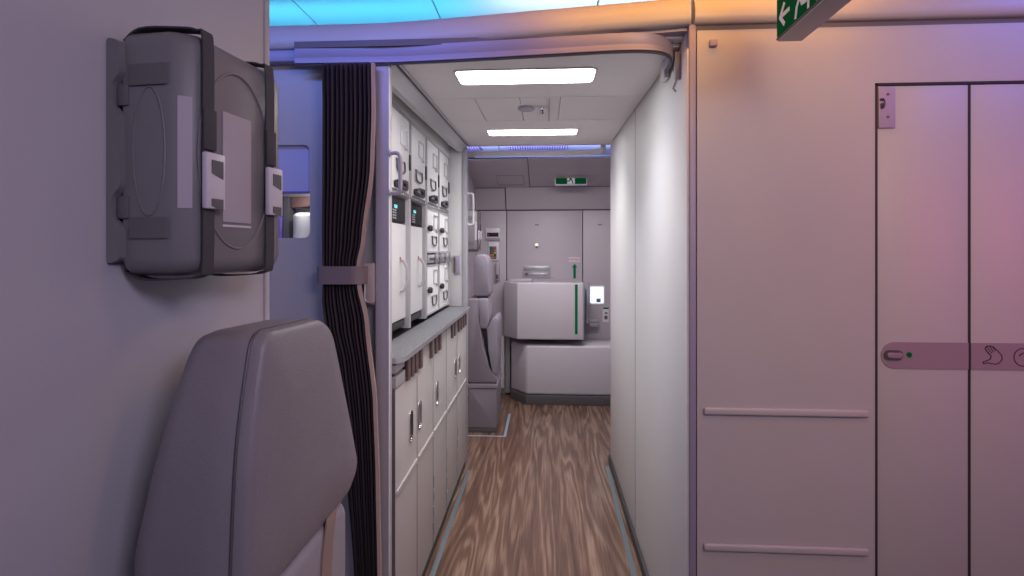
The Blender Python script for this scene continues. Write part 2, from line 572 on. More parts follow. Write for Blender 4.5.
# corridor wall on the right: two tall panels
r = sroot('wall_aisle_right', (XR, 2.5, 0))
mb = MB()
mb.box(XR, XR + 0.02, YR + 0.03, 2.546, 0.0, 2.04, 0.002)
mb.box(XR, XR + 0.02, 2.551, YE, 0.0, 2.06, 0.002)
mb.build('wall_panel', 'panel', r)
MB().box(XR - 0.0006, XR + 0.004, 2.5455, 2.5515, 0.056, 2.03).build('panel_joint', 'line', r)
MB().box(XR + 0.021, XR + 0.03, YR + 0.07, YE - 0.02, 0, 2.06).build('wall_backing', 'line', r)
MB().box(XR + 0.031, 2.4, YE - 0.03, YE, 0, 2.1).build('wall_return', 'far', r)
struct('baseboard_right', MB().box(XR - 0.012, XR - 0.001, YR + 0.03, YE + 0.01, 0, 0.055, 0.002), 'kick')

# left bulkhead with a see-through window
WX0, WX1, WZ0, WZ1 = -0.99, -0.780, 1.410, 1.720
r = sroot('wall_back', (-1.2, YL, 0))
outer = [(-2.0, 0.0), (-0.545, 0.0), (-0.545, 2.02), (-2.0, 2.02)]
t = bmesh.new()
hole = rrect(WX0, WX1, WZ0, WZ1, 0.022, 6)
mb = MB()
mb.box(-2.0, WX0, YL, YL + 0.025, 0, 2.02)
mb.box(WX1, -0.545, YL, YL + 0.025, 0, 2.02)
mb.box(WX0, WX1, YL, YL + 0.025, 0, WZ0)
mb.box(WX0, WX1, YL, YL + 0.025, WZ1, 2.02)
# rounded corner fillets of the opening
for cx, czz, sx, sz in ((WX0, WZ0, 1, 1), (WX1, WZ0, -1, 1), (WX0, WZ1, 1, -1), (WX1, WZ1, -1, -1)):
    R = 0.022
    arc = [(cx + sx * (R - R * math.sin(a * math.pi / 12)), czz + sz * (R - R * math.cos(a * math.pi / 12))) for a in range(7)]
    mb.prism([(cx, YL, czz)] + [(p[0], YL, p[1]) for p in arc], (0, 0.025, 0))
mb.build('wall_panel', 'wall', r)
win = sroot('window_1', (-0.88, YL + 0.01, 1.56))
MB().box(WX0, WX1, YL + 0.014, YL + 0.022, 1.565, WZ1).build('blind', 'bluep', win)
MB().box(WX0, WX1, YL + 0.010, YL + 0.023, 1.560, 1.567, 0.001).build('blind_rail', 'violet', win)
MB().box(WX0, WX1, YL + 0.026, YL + 0.028, WZ0, 1.565).build('glass_pane', 'clear', win)
# shallow bay behind the window
r = sroot('wall_recess', (-0.88, YL + 0.1, 1.5))
MB().box(-1.0, -0.77, YL + 0.17, YL + 0.18, 1.38, 1.58).build('recess_back', 'wall', r)
MB().box(-1.0, -0.77, YL + 0.03, YL + 0.17, 1.385, 1.40).build('recess_base', 'panel', r)
MB().box(-1.0, -0.93, YL + 0.10, YL + 0.16, 1.40, 1.56).build('recess_side', 'violet', r)
MB().box(-0.925, -0.905, YL + 0.11, YL + 0.165, 1.40, 1.56).build('recess_post', 'dgrey', r)
MB().prism([(-0.90, YL + 0.12, 1.56), (-0.78, YL + 0.12, 1.56), (-0.78, YL + 0.12, 1.55), (-0.84, YL + 0.12, 1.525), (-0.90, YL + 0.12, 1.52)], (0, 0.04, 0)).build('recess_valance', 'redbox', r)
MB().disc((-0.845, YL + 0.12, 1.40), (0, 0, 1), 0.045, 0.10, 24, 0.01).build('recess_dispenser', 'white', r)
l = area('bay_fill_light', (-0.83, YL + 0.05, 1.555), (-0.85, YL + 0.12, 1.42), 0.06, 0.03, 0.22, (1.0, 0.97, 0.9))  # unseen lamp added to brighten the bay

# near left partition, turned six degrees, carrying the case
PA = math.radians(6)
PU = Vector((math.sin(PA), math.cos(PA), 0)); PN = Vector((math.cos(PA), -math.sin(PA), 0))
P0 = Vector((-0.615, 0.75, 0))


def pw(u, n, z):
    return P0 + PU * u + PN * n + Vector((0, 0, z))


def wedge(mb, u0, u1, n0, n1, z0, z1, b=0.0):
    return mb.prism([pw(u0, n0, z0), pw(u1, n0, z0), pw(u1, n1, z0), pw(u0, n1, z0)], (0, 0, z1 - z0), b)


r = sroot('wall_left', (-0.7, 0.3, 0))
mb = MB(); wedge(mb, -2.2, 0.333, -0.03, 0, 0, 2.30); mb.build('wall_panel', 'wall_l', r)
mb = MB(); wedge(mb, 0.334, 0.350, -0.032, 0.004, 0, 2.30, 0.003); mb.build('wall_edge_strip', 'alu_s', r)

# ------------------------------------------------------------------ lavatory folding door
r = sroot('door_1', (1.2, YR, 0))
mb = MB()
mb.box(DX0 + 0.002, DX1 - 0.002, YR + 0.004, YR + 0.026, 0.01, DZ - 0.002, 0.002)
mb.build('door_leaf', 'wall', r)
MB().box(DX1 + 0.003, DX2 - 0.002, YR + 0.004, YR + 0.026, 0.01, DZ - 0.002, 0.002).build('door_leaf', 'wall', r)
gk = MB()  # dark strips stand in for the shade in the door gaps
gk.box(DX0 - 0.006, DX0 + 0.002, YR + 0.001, YR + 0.03, 0.01, DZ + 0.006)
gk.box(DX0 - 0.006, DX2 + 0.004, YR + 0.001, YR + 0.03, DZ - 0.001, DZ + 0.006)
gk.box(DX1 - 0.003, DX1 + 0.004, YR + 0.003, YR + 0.03, 0.01, DZ)
gk.build('gap_shade_strips', 'dark', r)
# grip panel with rounded left end across both leaves
HZ0, HZ1 = 1.030, 1.106
hr = (HZ1 - HZ0) / 2
pts = [(0.963 + hr - hr * math.sin(a * math.pi / 12), (HZ0 + HZ1) / 2 + hr * math.cos(a * math.pi / 12)) for a in range(13)]
pts = [(DX1 - 0.003, HZ1)] + pts + [(DX1 - 0.003, HZ0)]
g = MB().prism([(x, YR + 0.0035, z) for x, z in pts], (0, -0.002, 0)).build('grip_panel', 'handlestrip', r)
MB().box(DX1 + 0.004, DX2 - 0.004, YR + 0.0015, YR + 0.0035, HZ0, HZ1).build('grip_panel', 'handlestrip', r)
# slide latch
mb = MB()
ring_frame(mb, rrect(0.970, 1.022, 1.055, 1.083, 0.0138), rrect(0.975, 1.018, 1.059, 1.079, 0.0098), lambda x, z: Vector((x, YR + 0.0015, z)), (0, -0.004, 0))
mb.build('slide_latch', 'dgrey', r)
MB().prism([(x, YR + 0.0015, z) for x, z in rrect(0.977, 1.020, 1.061, 1.077, 0.0078)], (0, -0.006, 0), 0.001).build('latch_knob', 'handlestrip', r)
MB().disc((1.040, YR + 0.0015, 1.070), (0, -1, 0), 0.0075, 0.0012).build('vacant_indicator', 'greenm', r)
# hand pictogram
hc = (1.267, 1.067)
hp = [(a * 1.15, b_ * 1.15) for a, b_ in [(-0.023, -0.013), (-0.012, -0.009), (-0.005, -0.004), (-0.004, 0.003), (-0.016, 0.016), (-0.018, 0.021), (-0.014, 0.026), (-0.006, 0.027),
      (0.001, 0.025), (0.010, 0.017), (0.021, 0.004), (0.022, -0.006), (0.015, -0.015), (0.006, -0.018), (-0.003, -0.016), (-0.012, -0.015), (-0.022, -0.017)]]
mb = MB()
pl = lambda x, z: Vector((hc[0] + x, YR + 0.0014, hc[1] + z))
stroke2d(mb, hp, 0.0022, pl, (0, -0.0008, 0), True)
for a, b in (((-0.014, 0.025), (-0.003, 0.009)), ((-0.007, 0.027), (0.001, 0.012)), ((-0.0005, 0.025), (0.006, 0.015)), ((-0.018, 0.020), (-0.009, 0.007))):
    stroke2d(mb, [(a[0] * 1.15, a[1] * 1.15), (b[0] * 1.15, b[1] * 1.15)], 0.0018, pl, (0, -0.0008, 0))
mb.build('hand_pictogram', 'icon', r)
mb = MB()
stroke2d(mb, [(0.082 + 0.025 * math.cos(a * math.pi / 16), 0.025 * math.sin(a * math.pi / 16)) for a in range(32)], 0.0022, pl, (0, -0.0008, 0), True)
stroke2d(mb, [(0.071, 0.004), (0.077, 0.009), (0.083, 0.012)], 0.003, pl, (0, -0.0008, 0))
mb.build('round_pictogram', 'icon', r)
# lock plate in the top corner
pl_ = MB().box(DX0 + 0.004, DX0 + 0.050, YR - 0.001, YR + 0.004, 1.720, DZ - 0.006, 0.001).build('lock_plate', 'lockplate', r)
mb = MB()
mb.box(DX0 + 0.008, DX0 + 0.016, YR - 0.006, YR - 0.001, 1.775, 1.790, 0.001)
mb.box(DX0 + 0.006, DX0 + 0.018, YR - 0.005, YR - 0.001, 1.798, 1.804, 0.001)
mb.tube([(DX0 + 0.018, YR - 0.004, 1.800), (DX0 + 0.0195, YR - 0.004, 1.788), (DX0 + 0.017, YR - 0.004, 1.778)], 0.0013, 6)
mb.build('latch', 'black', pl_)
mb = MB()
for zz in (1.816, 1.751):
    mb.disc((DX0 + 0.029, YR - 0.001, zz), (0, -1, 0), 0.004, 0.001, 16)
mb.build('screws', 'tab', pl_)

# bumper rails on the bulkhead
for zc, lab in ((0.901, 'upper pale bumper rail across the bulkhead left of the folding door'), (0.505, 'lower pale bumper rail on the bulkhead, near the bottom of the picture')):
    o = MB().box(0.462, 0.924, YR - 0.011, YR - 0.0005, zc - 0.0105, zc + 0.0105, 0.006, 3).build('bumper_rail', 'wall')
    tag(o, lab, 'bumper rail', 'bumper rails on the bulkhead')
o = MB().box(0.478, 0.500, YR - 0.012, YR - 0.0005, 1.962, 1.982, 0.003).build('press_stud', 'lockplate')
tag(o, 'small square mauve press stud high on the bulkhead beside the doorway post', 'stud')

# ------------------------------------------------------------------ hanging exit sign near the camera
t = thing('exit_sign', (0.61, 1.25, 1.90), 'green arrow exit sign hanging from the ceiling in front of the right bulkhead', 'exit sign')
SX0, SX1, SY0, SY1, SZ0, SZ1 = 0.584, 0.645, 1.08, 1.40, 1.894, 2.045
MB().box(SX0, SX1, SY0, SY1, SZ0, SZ1, 0.004).build('sign_body', 'wall', t)
MB().box(SX0 - 0.002, SX0, SY0 + 0.004, SY1 - 0.004, SZ0 + 0.010, SZ1 - 0.008).build('sign_face', 'green', t)
MB().box(SX0 - 0.003, SX0 + 0.003, SY0 + 0.001, SY1 - 0.001, SZ0 + 0.004, SZ0 + 0.008, 0.001).build('edge_trim', 'dgrey', t)
plc = lambda u, v: Vector((SX0 - 0.002, SY1 - 0.020 - u, SZ0 + 0.052 + v))
mb = MB()
stroke2d(mb, [(0.026, 0.024), (0.004, 0.0), (0.026, -0.024)], 0.010, plc, (-0.001, 0, 0))
stroke2d(mb, [(0.052, 0.0), (0.010, 0.0)], 0.010, plc, (-0.001, 0, 0))
mb.build('arrow', 'pict', t)
plc2 = lambda u, v: Vector((SX0 - 0.002, SY1 - 0.122 - u, SZ0 + 0.014 + v))
MB2 = MB()
running_man(MB2, plc2, (-0.001, 0, 0), 0.100, -1)
MB2.build('running_figure', 'pict', t)
MB3 = MB()
stroke2d(MB3, [(0.045, 0.0), (0.045, 0.105), (0.085, 0.105), (0.085, 0.0)], 0.008, plc2, (-0.001, 0, 0))
MB3.build('doorway_outline', 'pict', t)
MB().box(SX0 + 0.015, SX1 - 0.015, SY0 + 0.10, SY1 - 0.10, SZ1, 2.2995, 0.002).build('hanger', 'wall', t)

# ------------------------------------------------------------------ curtain rail, curtain, tieback
def smooth_path(pts, n=6):
    P = [Vector(p) for p in pts]
    out = []
    for i in range(len(P) - 1):
        p0, p1, p2, p3 = P[max(i - 1, 0)], P[i], P[i + 1], P[min(i + 2, len(P) - 1)]
        for k in range(n):
            s = k / n
            out.append(0.5 * ((2 * p1) + (-p0 + p2) * s + (2 * p0 - 5 * p1 + 4 * p2 - p3) * s * s + (-p0 + 3 * p1 - 3 * p2 + p3) * s ** 3))
    out.append(P[-1])
    return out


def rail(path, z0, z1, th, name, m, parent):
    P = smooth_path([(x, y, 0) for x, y in path])
    rings = []
    for i, p in enumerate(P):
        T = (P[min(i + 1, len(P) - 1)] - P[max(i - 1, 0)]).normalized()
        n = Vector((T.y, -T.x, 0)) * th / 2
        h = z1 - z0
        prof = [(-1, z0), (1, z0), (1, z0 + h * .25), (0.85, z0 + h * .3), (0.85, z0 + h * .36), (1, z0 + h * .4), (1, z1), (-1, z1)]
        rings.append([(p.x + n.x * a, p.y + n.y * a, z) for a, z in prof])
    return MB().loft(rings).build(name, m, parent)


t = thing('curtain_rail', (0, 1.66, 1.97), 'grey curtain rail across the doorway with a bent right end', 'curtain rail')
path1 = [(-0.80, 1.690), (-0.60, 1.695), (-0.48, 1.698), (-0.25, 1.682), (0.016, 1.657), (0.20, 1.640), (0.290, 1.640), (0.352, 1.660), (0.388, 1.705), (0.402, 1.77), (0.405, 1.84)]
rail(path1, 1.968, 2.019, 0.016, 'rail_profile', 'mauve', t)
P = smooth_path([(x, y, 0) for x, y in path1])
MB().tube([(p.x, p.y, 1.964) for p in P], 0.004, 6).build('rail_groove', 'dgrey', t)
MB().box(0.399, 0.4185, 1.842, 1.90, 1.950, 2.014, 0.002).build('end_plate', 'white', t)
mb = MB()
mb.box(0.402, 0.4185, 1.700, 1.712, 1.90, 1.985, 0.002)
mb.tube([(0.410, 1.706, 1.905), (0.403, 1.706, 1.885), (0.398, 1.706, 1.872), (0.406, 1.706, 1.862)], 0.0035, 8)
mb.build('bracket_hook', 'post', t)


def interp(tab, z):
    tab = sorted(tab)
    if z <= tab[0][0]: return tab[0][1]
    for (a, b), (c, d) in zip(tab, tab[1:]):
        if z <= c:
            s = (z - a) / (c - a)
            s = s * s * (3 - 2 * s) * 0.5 + s * 0.5
            return b + (d - b) * s
    return tab[-1][1]


LE = [(2.0, -.706), (1.35, -.705), (1.30, -.703), (1.21, -.705), (1.13, -.695), (1.018, -.665), (.762, -.632), (.33, -.60), (0.02, -.59)]
RE = [(2.0, -.545), (1.80, -.543), (1.63, -.548), (1.40, -.576), (1.322, -.592), (1.264, -.590), (1.146, -.565), (.89, -.538), (.666, -.530), (.33, -.524), (0.02, -.522)]
NP, NU, NZ = 11, 242, 90
YC = 1.672
t = thing('curtain', (-0.62, YC, 0), 'dark pleated doorway curtain drawn aside and tied back', 'curtain')
verts, faces, col = [], [], []
for j in range(NZ + 1):
    z = 0.03 + (1.958 - 0.03) * j / NZ
    xl, xr = interp(LE, z), interp(RE, z)
    tight = math.exp(-((z - 1.293) / 0.10) ** 2)
    amp = 0.013 * (1 - 0.4 * tight)
    for i in range(NU + 1):
        u = i / NU
        ph = 2 * math.pi * NP * u
        uu = u + 0.022 * math.sin(ph * 1.0 + 0.7) / NP * 3
        x = xl + (xr - xl) * min(1, max(0, uu))
        y = YC + amp * math.cos(ph) + 0.003 * math.sin(ph * 0.37 + z * 3)
        if z > 1.86:
            y += 0.002 * math.cos(ph * 3)
        verts.append((x + 0.62, y - YC, z))
        col.append(0.5 + 0.5 * math.cos(ph * 1.0 + 2.4))  # one lighter line on the same side of every pleat
for j in range(NZ):
    for i in range(NU):
        a = j * (NU + 1) + i
        faces.append((a, a + 1, a + NU + 2, a + NU + 1))
me = bpy.data.meshes.new('pleated_cloth')
me.from_pydata(verts, [], faces)
at = me.attributes.new('pleat_line', 'FLOAT', 'POINT')
at.data.foreach_set('value', col)
me.polygons.foreach_set('use_smooth', [True] * len(me.polygons))
me.materials.append(M['curtain'])
o = bpy.data.objects.new('pleated_cloth', me); COL.objects.link(o); o.parent = t
md = o.modifiers.new('thick', 'SOLIDIFY'); md.thickness = 0.0015
# lining edge
pts = []
rings = []
for j in range(NZ + 1):
    z = 0.03 + (1.958 - 0.03) * j / NZ
    x = interp(RE, z) + 0.001
    wdt = 0.009
    rings.append([(x, YC - 0.012, z), (x + wdt, YC - 0.006, z), (x + wdt, YC + 0.004, z), (x, YC + 0.008, z)])
MB().loft(rings).build('curtain_lining', 'liner', t)
mb = MB()
for i in range(NP):
    x = -0.70 + 0.15 * (i + 0.5) / NP
    mb.box(x - 0.002, x + 0.002, YC - 0.003, YC + 0.003, 1.9575, 1.9598)
mb.build('curtain_gliders', 'dgrey', t)

t = thing('tieback', (-0.65, YC - 0.02, 1.29), 'grey cloth tieback strap around the curtain with its wall latch box', 'tieback')
sec = [(-0.712, YC + 0.024), (-0.716, YC), (-0.708, YC - 0.022), (-0.66, YC - 0.0265), (-0.62, YC - 0.027), (-0.592, YC - 0.022), (-0.575, YC + 0.0), (-0.566, YC + 0.02)]
sec = smooth_path([(x, y, 1.291) for x, y in sec], 4)
MB().band(sec, (0, 0, 0.056), 0.003).build('strap', 'tie', t)
bb = MB().box(-0.573, -0.5445, YC + 0.020, YL - 0.001, 1.200, 1.328, 0.004).build('latch_box', 'beige', t)
ring = MB()
ring.tube([(-0.574, YC + 0.021, 1.33), (-0.574, YC + 0.019, 1.215), (-0.569, YC + 0.019, 1.204), (-0.553, YC + 0.019, 1.199), (-0.5435, YC + 0.019, 1.198)], 0.003, 8)
ring.build('box_rim', 'alu', bb)

# ------------------------------------------------------------------ left galley monument
gu = thing('galley_unit', (-0.7, 2.6, 0), 'tall grey framed galley cabinet frame lining the left side of the corridor', 'galley')
MB().box(-0.5435, -0.5005, 1.702, 1.745, 0.0, 1.966, 0.004).build('corner_post', 'alu_s', gu)
MB().box(-0.5020, -0.4975, 1.700, 1.712, 0.0, 1.955, 0.001).build('edge_strip', 'panel', gu)
# soffit: sloping face under the ceiling edge
y0, y1 = 1.745, 3.46
zz0, zz1 = cz(y0), cz(y1)
MB().prism([(-0.500, y0, zz0 - 0.012), (-0.500, y0, zz0 - 0.022), (-0.528, y0, zz0 - 0.062), (-0.550, y0, zz0 - 0.066), (-0.585, y0, zz0 - 0.012)], (0, y1 - y0, zz1 - zz0 + 0.006)).build('soffit', 'alu_s', gu)
mb = MB()
mb.prism([(-0.494, y0, zz0 - 0.002), (-0.494, y0, zz0 - 0.010), (-0.502, y0, zz0 - 0.010), (-0.502, y0, zz0 - 0.002)], (0, y1 - y0, zz1 - zz0))
mb.build('soffit_rail', 'dgrey', gu)
MB().prism([(-0.4865, y0, zz0 - 0.001), (-0.4865, y0, zz0 - 0.009), (-0.4925, y0, zz0 - 0.009), (-0.4925, y0, zz0 - 0.001)], (0, y1 - y0, zz1 - zz0)).build('soffit_rail', 'alu', gu)
# end panel and far post
MB().box(-0.660, -0.527, 3.405, 3.46, 1.012, 2.035, 0.002).build('end_panel', 'panel', gu)
MB().box(-0.527, -0.500, 3.40, 3.50, 0.0, 2.035, 0.004).build('far_post', 'post', gu)
MB().box(-0.900, -0.527, 3.462, 3.50, 0.0, 2.035, 0.004).build('end_wall', 'far', gu)
MB().box(-0.92, -0.905, 1.96, 3.46, 0.06, 2.0).build('back_panel', 'dgrey', gu)
ch = MB().box(-0.578, -0.540, 3.396, 3.4045, 1.215, 1.335, 0.002).build('card_holder', 'mauve', gu)
MB().box(-0.578, -0.566, 3.393, 3.3958, 1.225, 1.325).build('brown_tab', 'tab', ch)
# infill above the containers
mb = MB()
mb.box(-0.640, -0.606, 1.80, 3.405, 1.957, 2.035)
mb.build('top_infill', 'panel', gu)
# dividers between columns
CY = [2.065, 2.395, 2.72, 3.045, 3.375]
for k, y in enumerate(CY):
    if k < 3:
        MB().box(-0.72, -0.604, y - 0.012, y + 0.012, 1.020, 1.600, 0.002).build('divider', 'alu_s', gu)
MB().box(-0.720, -0.606, 3.386, 3.404, 1.02, 1.955, 0.002).build('divider', 'alu_s', gu)
MB().box(-0.72, -0.600, 1.776, 1.800, 1.012, 1.90, 0.002).build('divider', 'alu_s', gu)
# narrow first column with oval finger holes
mb = MB()
mb.box(-0.630, -0.606, 1.805, 2.050, 1.60, 1.95, 0.002)
mb.box(-0.630, -0.606, 1.805, 2.050, 1.025, 1.59, 0.002)
nc = mb.build('narrow_door', 'panel', gu)
for zz in (1.84, 1.76):
    MB().disc((-0.606, 1.90, zz), (1, 0, 0), 0.016, 0.0015, 20, ry=0.026).build('finger_hole', 'black', nc)
MB().box(-0.606, -0.603, 1.85, 1.93, 1.40, 1.66, 0.001).build('grey_plate', 'dgrey', nc)

# light strip under soffit is daylight-white ceiling light only; containers follow

cont_group = 'galley storage containers in the top row'


def make_container(h, label, group, knob=False, vent=True):
    """origin at near-bottom corner of the front face; front faces +X; width 0.325 along Y"""
    W = 0.318
    t = thing('galley_container', (0, 0, 0), label, 'container', group)
    b = lambda mb_, n, m, p=t: mb_.build(n, m, p, local=True)
    body = b(MB().box(-0.26, 0, 0.004, W - 0.004, 0.004, h - 0.004, 0.004), 'container_body', 'cont')
    mb = MB()
    ring_frame(mb, rrect(0.004, W - 0.004, 0.004, h - 0.004, 0.008), rrect(0.014, W - 0.014, 0.014, h - 0.014, 0.006), lambda y, z: Vector((0, y, z)), (0.003, 0, 0))
    b(mb, 'container_frame', 'alu_s')
    # card pocket at top right
    cy, czc = (0.215, h - 0.100)
    if knob: cy, czc = 0.235, h - 0.075
    mb = MB()
    ring_frame(mb, rrect(cy - 0.055, cy + 0.055, czc - 0.040, czc + 0.040, 0.006), rrect(cy - 0.047, cy + 0.047, czc - 0.034, czc + 0.034, 0.004), lambda y, z: Vector((0.0, y, z)), (0.004, 0, 0))
    b(mb, 'card_pocket', 'alu')
    b(MB().box(0.0005, 0.006, cy + 0.010, cy + 0.050, czc - 0.052, czc - 0.034, 0.002), 'pocket_clip', 'alu')
    # D shaped pull
    if not knob:
        hy, hz = 0.150, 0.118
    else:
        hy, hz = 0.180, 0.068
    hw, hh = (0.060, 0.024) if not knob else (0.054, 0.022)
    pth = [(0.003, hy - hw, hz + hh), (0.006, hy - hw, hz + hh), (0.007, hy - hw, hz - hh * 0.4), (0.007, hy - hw * 0.55, hz - hh),
           (0.007, hy + hw * 0.55, hz - hh), (0.007, hy + hw, hz - hh * 0.4), (0.006, hy + hw, hz + hh), (0.003, hy + hw, hz + hh)]
    b(MB().tube(smooth_path(pth, 3), 0.0042, 6), 'pull_handle', 'dgrey')
    b(MB().box(0.0005, 0.003, hy - hw - 0.008, hy + hw + 0.008, hz + hh - 0.004, hz + hh + 0.007, 0.001), 'handle_plate', 'alu')
    if knob:
        b(MB().box(0.0005, 0.016, 0.020, 0.100, hz + 0.055, hz + 0.075, 0.006).disc((0.0, 0.060, hz + 0.065), (1, 0, 0), 0.018, 0.020, 16, 0.004, 0.016), 'turn_latch', 'black')
    else:
        # side latch block between columns
        b(MB().box(0.0, 0.008, W - 0.018, W - 0.001, 0.125, 0.195, 0.003), 'side_latch', 'black')
        # black toggle mechanism over a row of vent slots
        mb = MB()
        mb.box(0.001, 0.014, 0.075, 0.235, 0.024, 0.040, 0.004)
        mb.box(0.001, 0.014, 0.205, 0.250, 0.028, 0.070, 0.006)
        mb.box(0.001, 0.012, 0.055, 0.090, 0.024, 0.052, 0.006)
        mb.tube([(0.010, 0.07, 0.048), (0.012, 0.14, 0.060), (0.012, 0.22, 0.054)], 0.006, 8)
        b(mb, 'toggle_catch', 'black')
        mb = MB()
        for k in range(9):
            mb.box(0.0005, 0.004, 0.030 + k * 0.030, 0.050 + k * 0.030, 0.006, 0.018, 0.001)
        b(mb, 'vent_slots', 'dgrey')
    return t


FX = -0.606
CW = 0.318
ys = [2.073, 2.400, 2.727, 3.052]
nm = ['nearest to the curtain', 'second from the curtain', 'third from the curtain', 'farthest from the curtain']
c0 = make_container(0.355, 'white galley container in the top row, ' + nm[0], cont_group)
c0.location = (FX, ys[0], 1.600)
for k in (1, 2, 3):
    copy_tree(c0, (FX, ys[k], 1.600), 'white galley container in the top row, ' + nm[k])
b0 = make_container(0.245, 'white container with black knob in the middle row, beside the tall oven doors', 'galley containers in the middle row', True)
b0.location = (FX, ys[2], 1.350)
copy_tree(b0, (FX, ys[3], 1.350), 'white container with black knob in the middle row, at the far end')
d0 = make_container(0.270, 'white container with black knob on the worktop, beside the tall oven doors', 'galley containers on the worktop', True)
d0.location = (FX, ys[2], 1.027)
copy_tree(d0, (FX, ys[3], 1.027), 'white container with black knob on the worktop, at the far end')
# latch rail between the middle and lower containers
lr = thing('latch_rail', (FX, 3.05, 1.32), 'grey metal latch rail between the middle and lower containers', 'rail')
MB().box(-0.66, FX + 0.010, 2.735, 3.375, 1.302, 1.345, 0.003).build('rail_bar', 'alu_s', lr)
MB().box(FX + 0.010, FX + 0.013, 2.76, 3.35, 1.316, 1.330, 0.001).build('rail_slot', 'dgrey', lr)
for yy in (2.90, 3.04, 3.20, 3.33):
    MB().box(FX + 0.012, FX + 0.030, yy - 0.016, yy + 0.016, 1.298, 1.352, 0.004).build('latch_catch', 'alu', lr)

# ovens: control panel, tall door, handle
ov = thing('galley_oven', (-0.62, 2.077, 1.02), 'white tall galley oven with black control panel, nearest to the curtain', 'oven', 'galley ovens')
b = lambda mb_, n, m, p=ov: mb_.build(n, m, p, local=True)
OW = 0.305
b(MB().box(-0.24, -0.020, 0.0, OW, 0.012, 0.572, 0.003), 'oven_body', 'dgrey')
cp = b(MB().box(-0.018, -0.004, 0.0, OW, 0.470, 0.572, 0.002), 'control_panel', 'screen')
b(MB().box(-0.0035, -0.002, 0.125, 0.170, 0.526, 0.540), 'display', 'led', cp)
mb = MB()
for k in range(4):
    for q in range(2):
        mb.box(-0.0035, 0.0, 0.10 + q * 0.03, 0.115 + q * 0.03, 0.480 + k * 0.011, 0.487 + k * 0.011)
b(mb, 'buttons', 'alu_s', cp)
dr = b(MB().box(-0.018, 0.0, 0.004, OW - 0.004, 0.050, 0.462, 0.004), 'oven_door', 'panel')
pth = [(0.0, 0.205, 0.305), (0.014, 0.207, 0.303), (0.028, 0.211, 0.275), (0.032, 0.213, 0.240), (0.028, 0.211, 0.205), (0.014, 0.207, 0.177), (0.0, 0.205, 0.175)]
b(MB().tube(smooth_path(pth, 4), 0.0068, 8), 'door_handle', 'alu_s', dr)
b(MB().box(0.0005, 0.004, 0.195, 0.207, 0.308, 0.320, 0.002), 'red_catch', 'red', dr)
b(MB().box(-0.018, -0.006, 0.004, OW - 0.004, 0.014, 0.044, 0.002), 'gap_shade_bar', 'black')  # black bar paints the shaded gap beneath the oven door
copy_tree(ov, (-0.62, 2.405, 1.02), 'white tall galley oven with black control panel, beside the stacked containers')

# worktop
pts = [(-0.606, 1.760), (-0.520, 1.760), (-0.497, 1.762), (-0.478, 1.79), (-0.474, 1.83), (-0.474, 3.36), (-0.480, 3.39), (-0.498, 3.398), (-0.606, 3.398)]
wt = thing('worktop', (-0.54, 2.5, 1.0), 'speckled grey galley worktop with metal edge above the trolley doors', 'worktop')
MB().prism([(x, y, 1.0) for x, y in pts], (0, 0, 0.012), 0.0).build('surface', 'speckle', wt)
inner = pts[1:-1]
ring = []
mb = MB()
mb.band([(x + 0.001, y, 1.002) for x, y in [(-0.606, 1.757)] + inner + [(-0.55, 3.400)]], (0, 0, 0.019), 0.006)
mb.build('metal_edge', 'alu', wt)

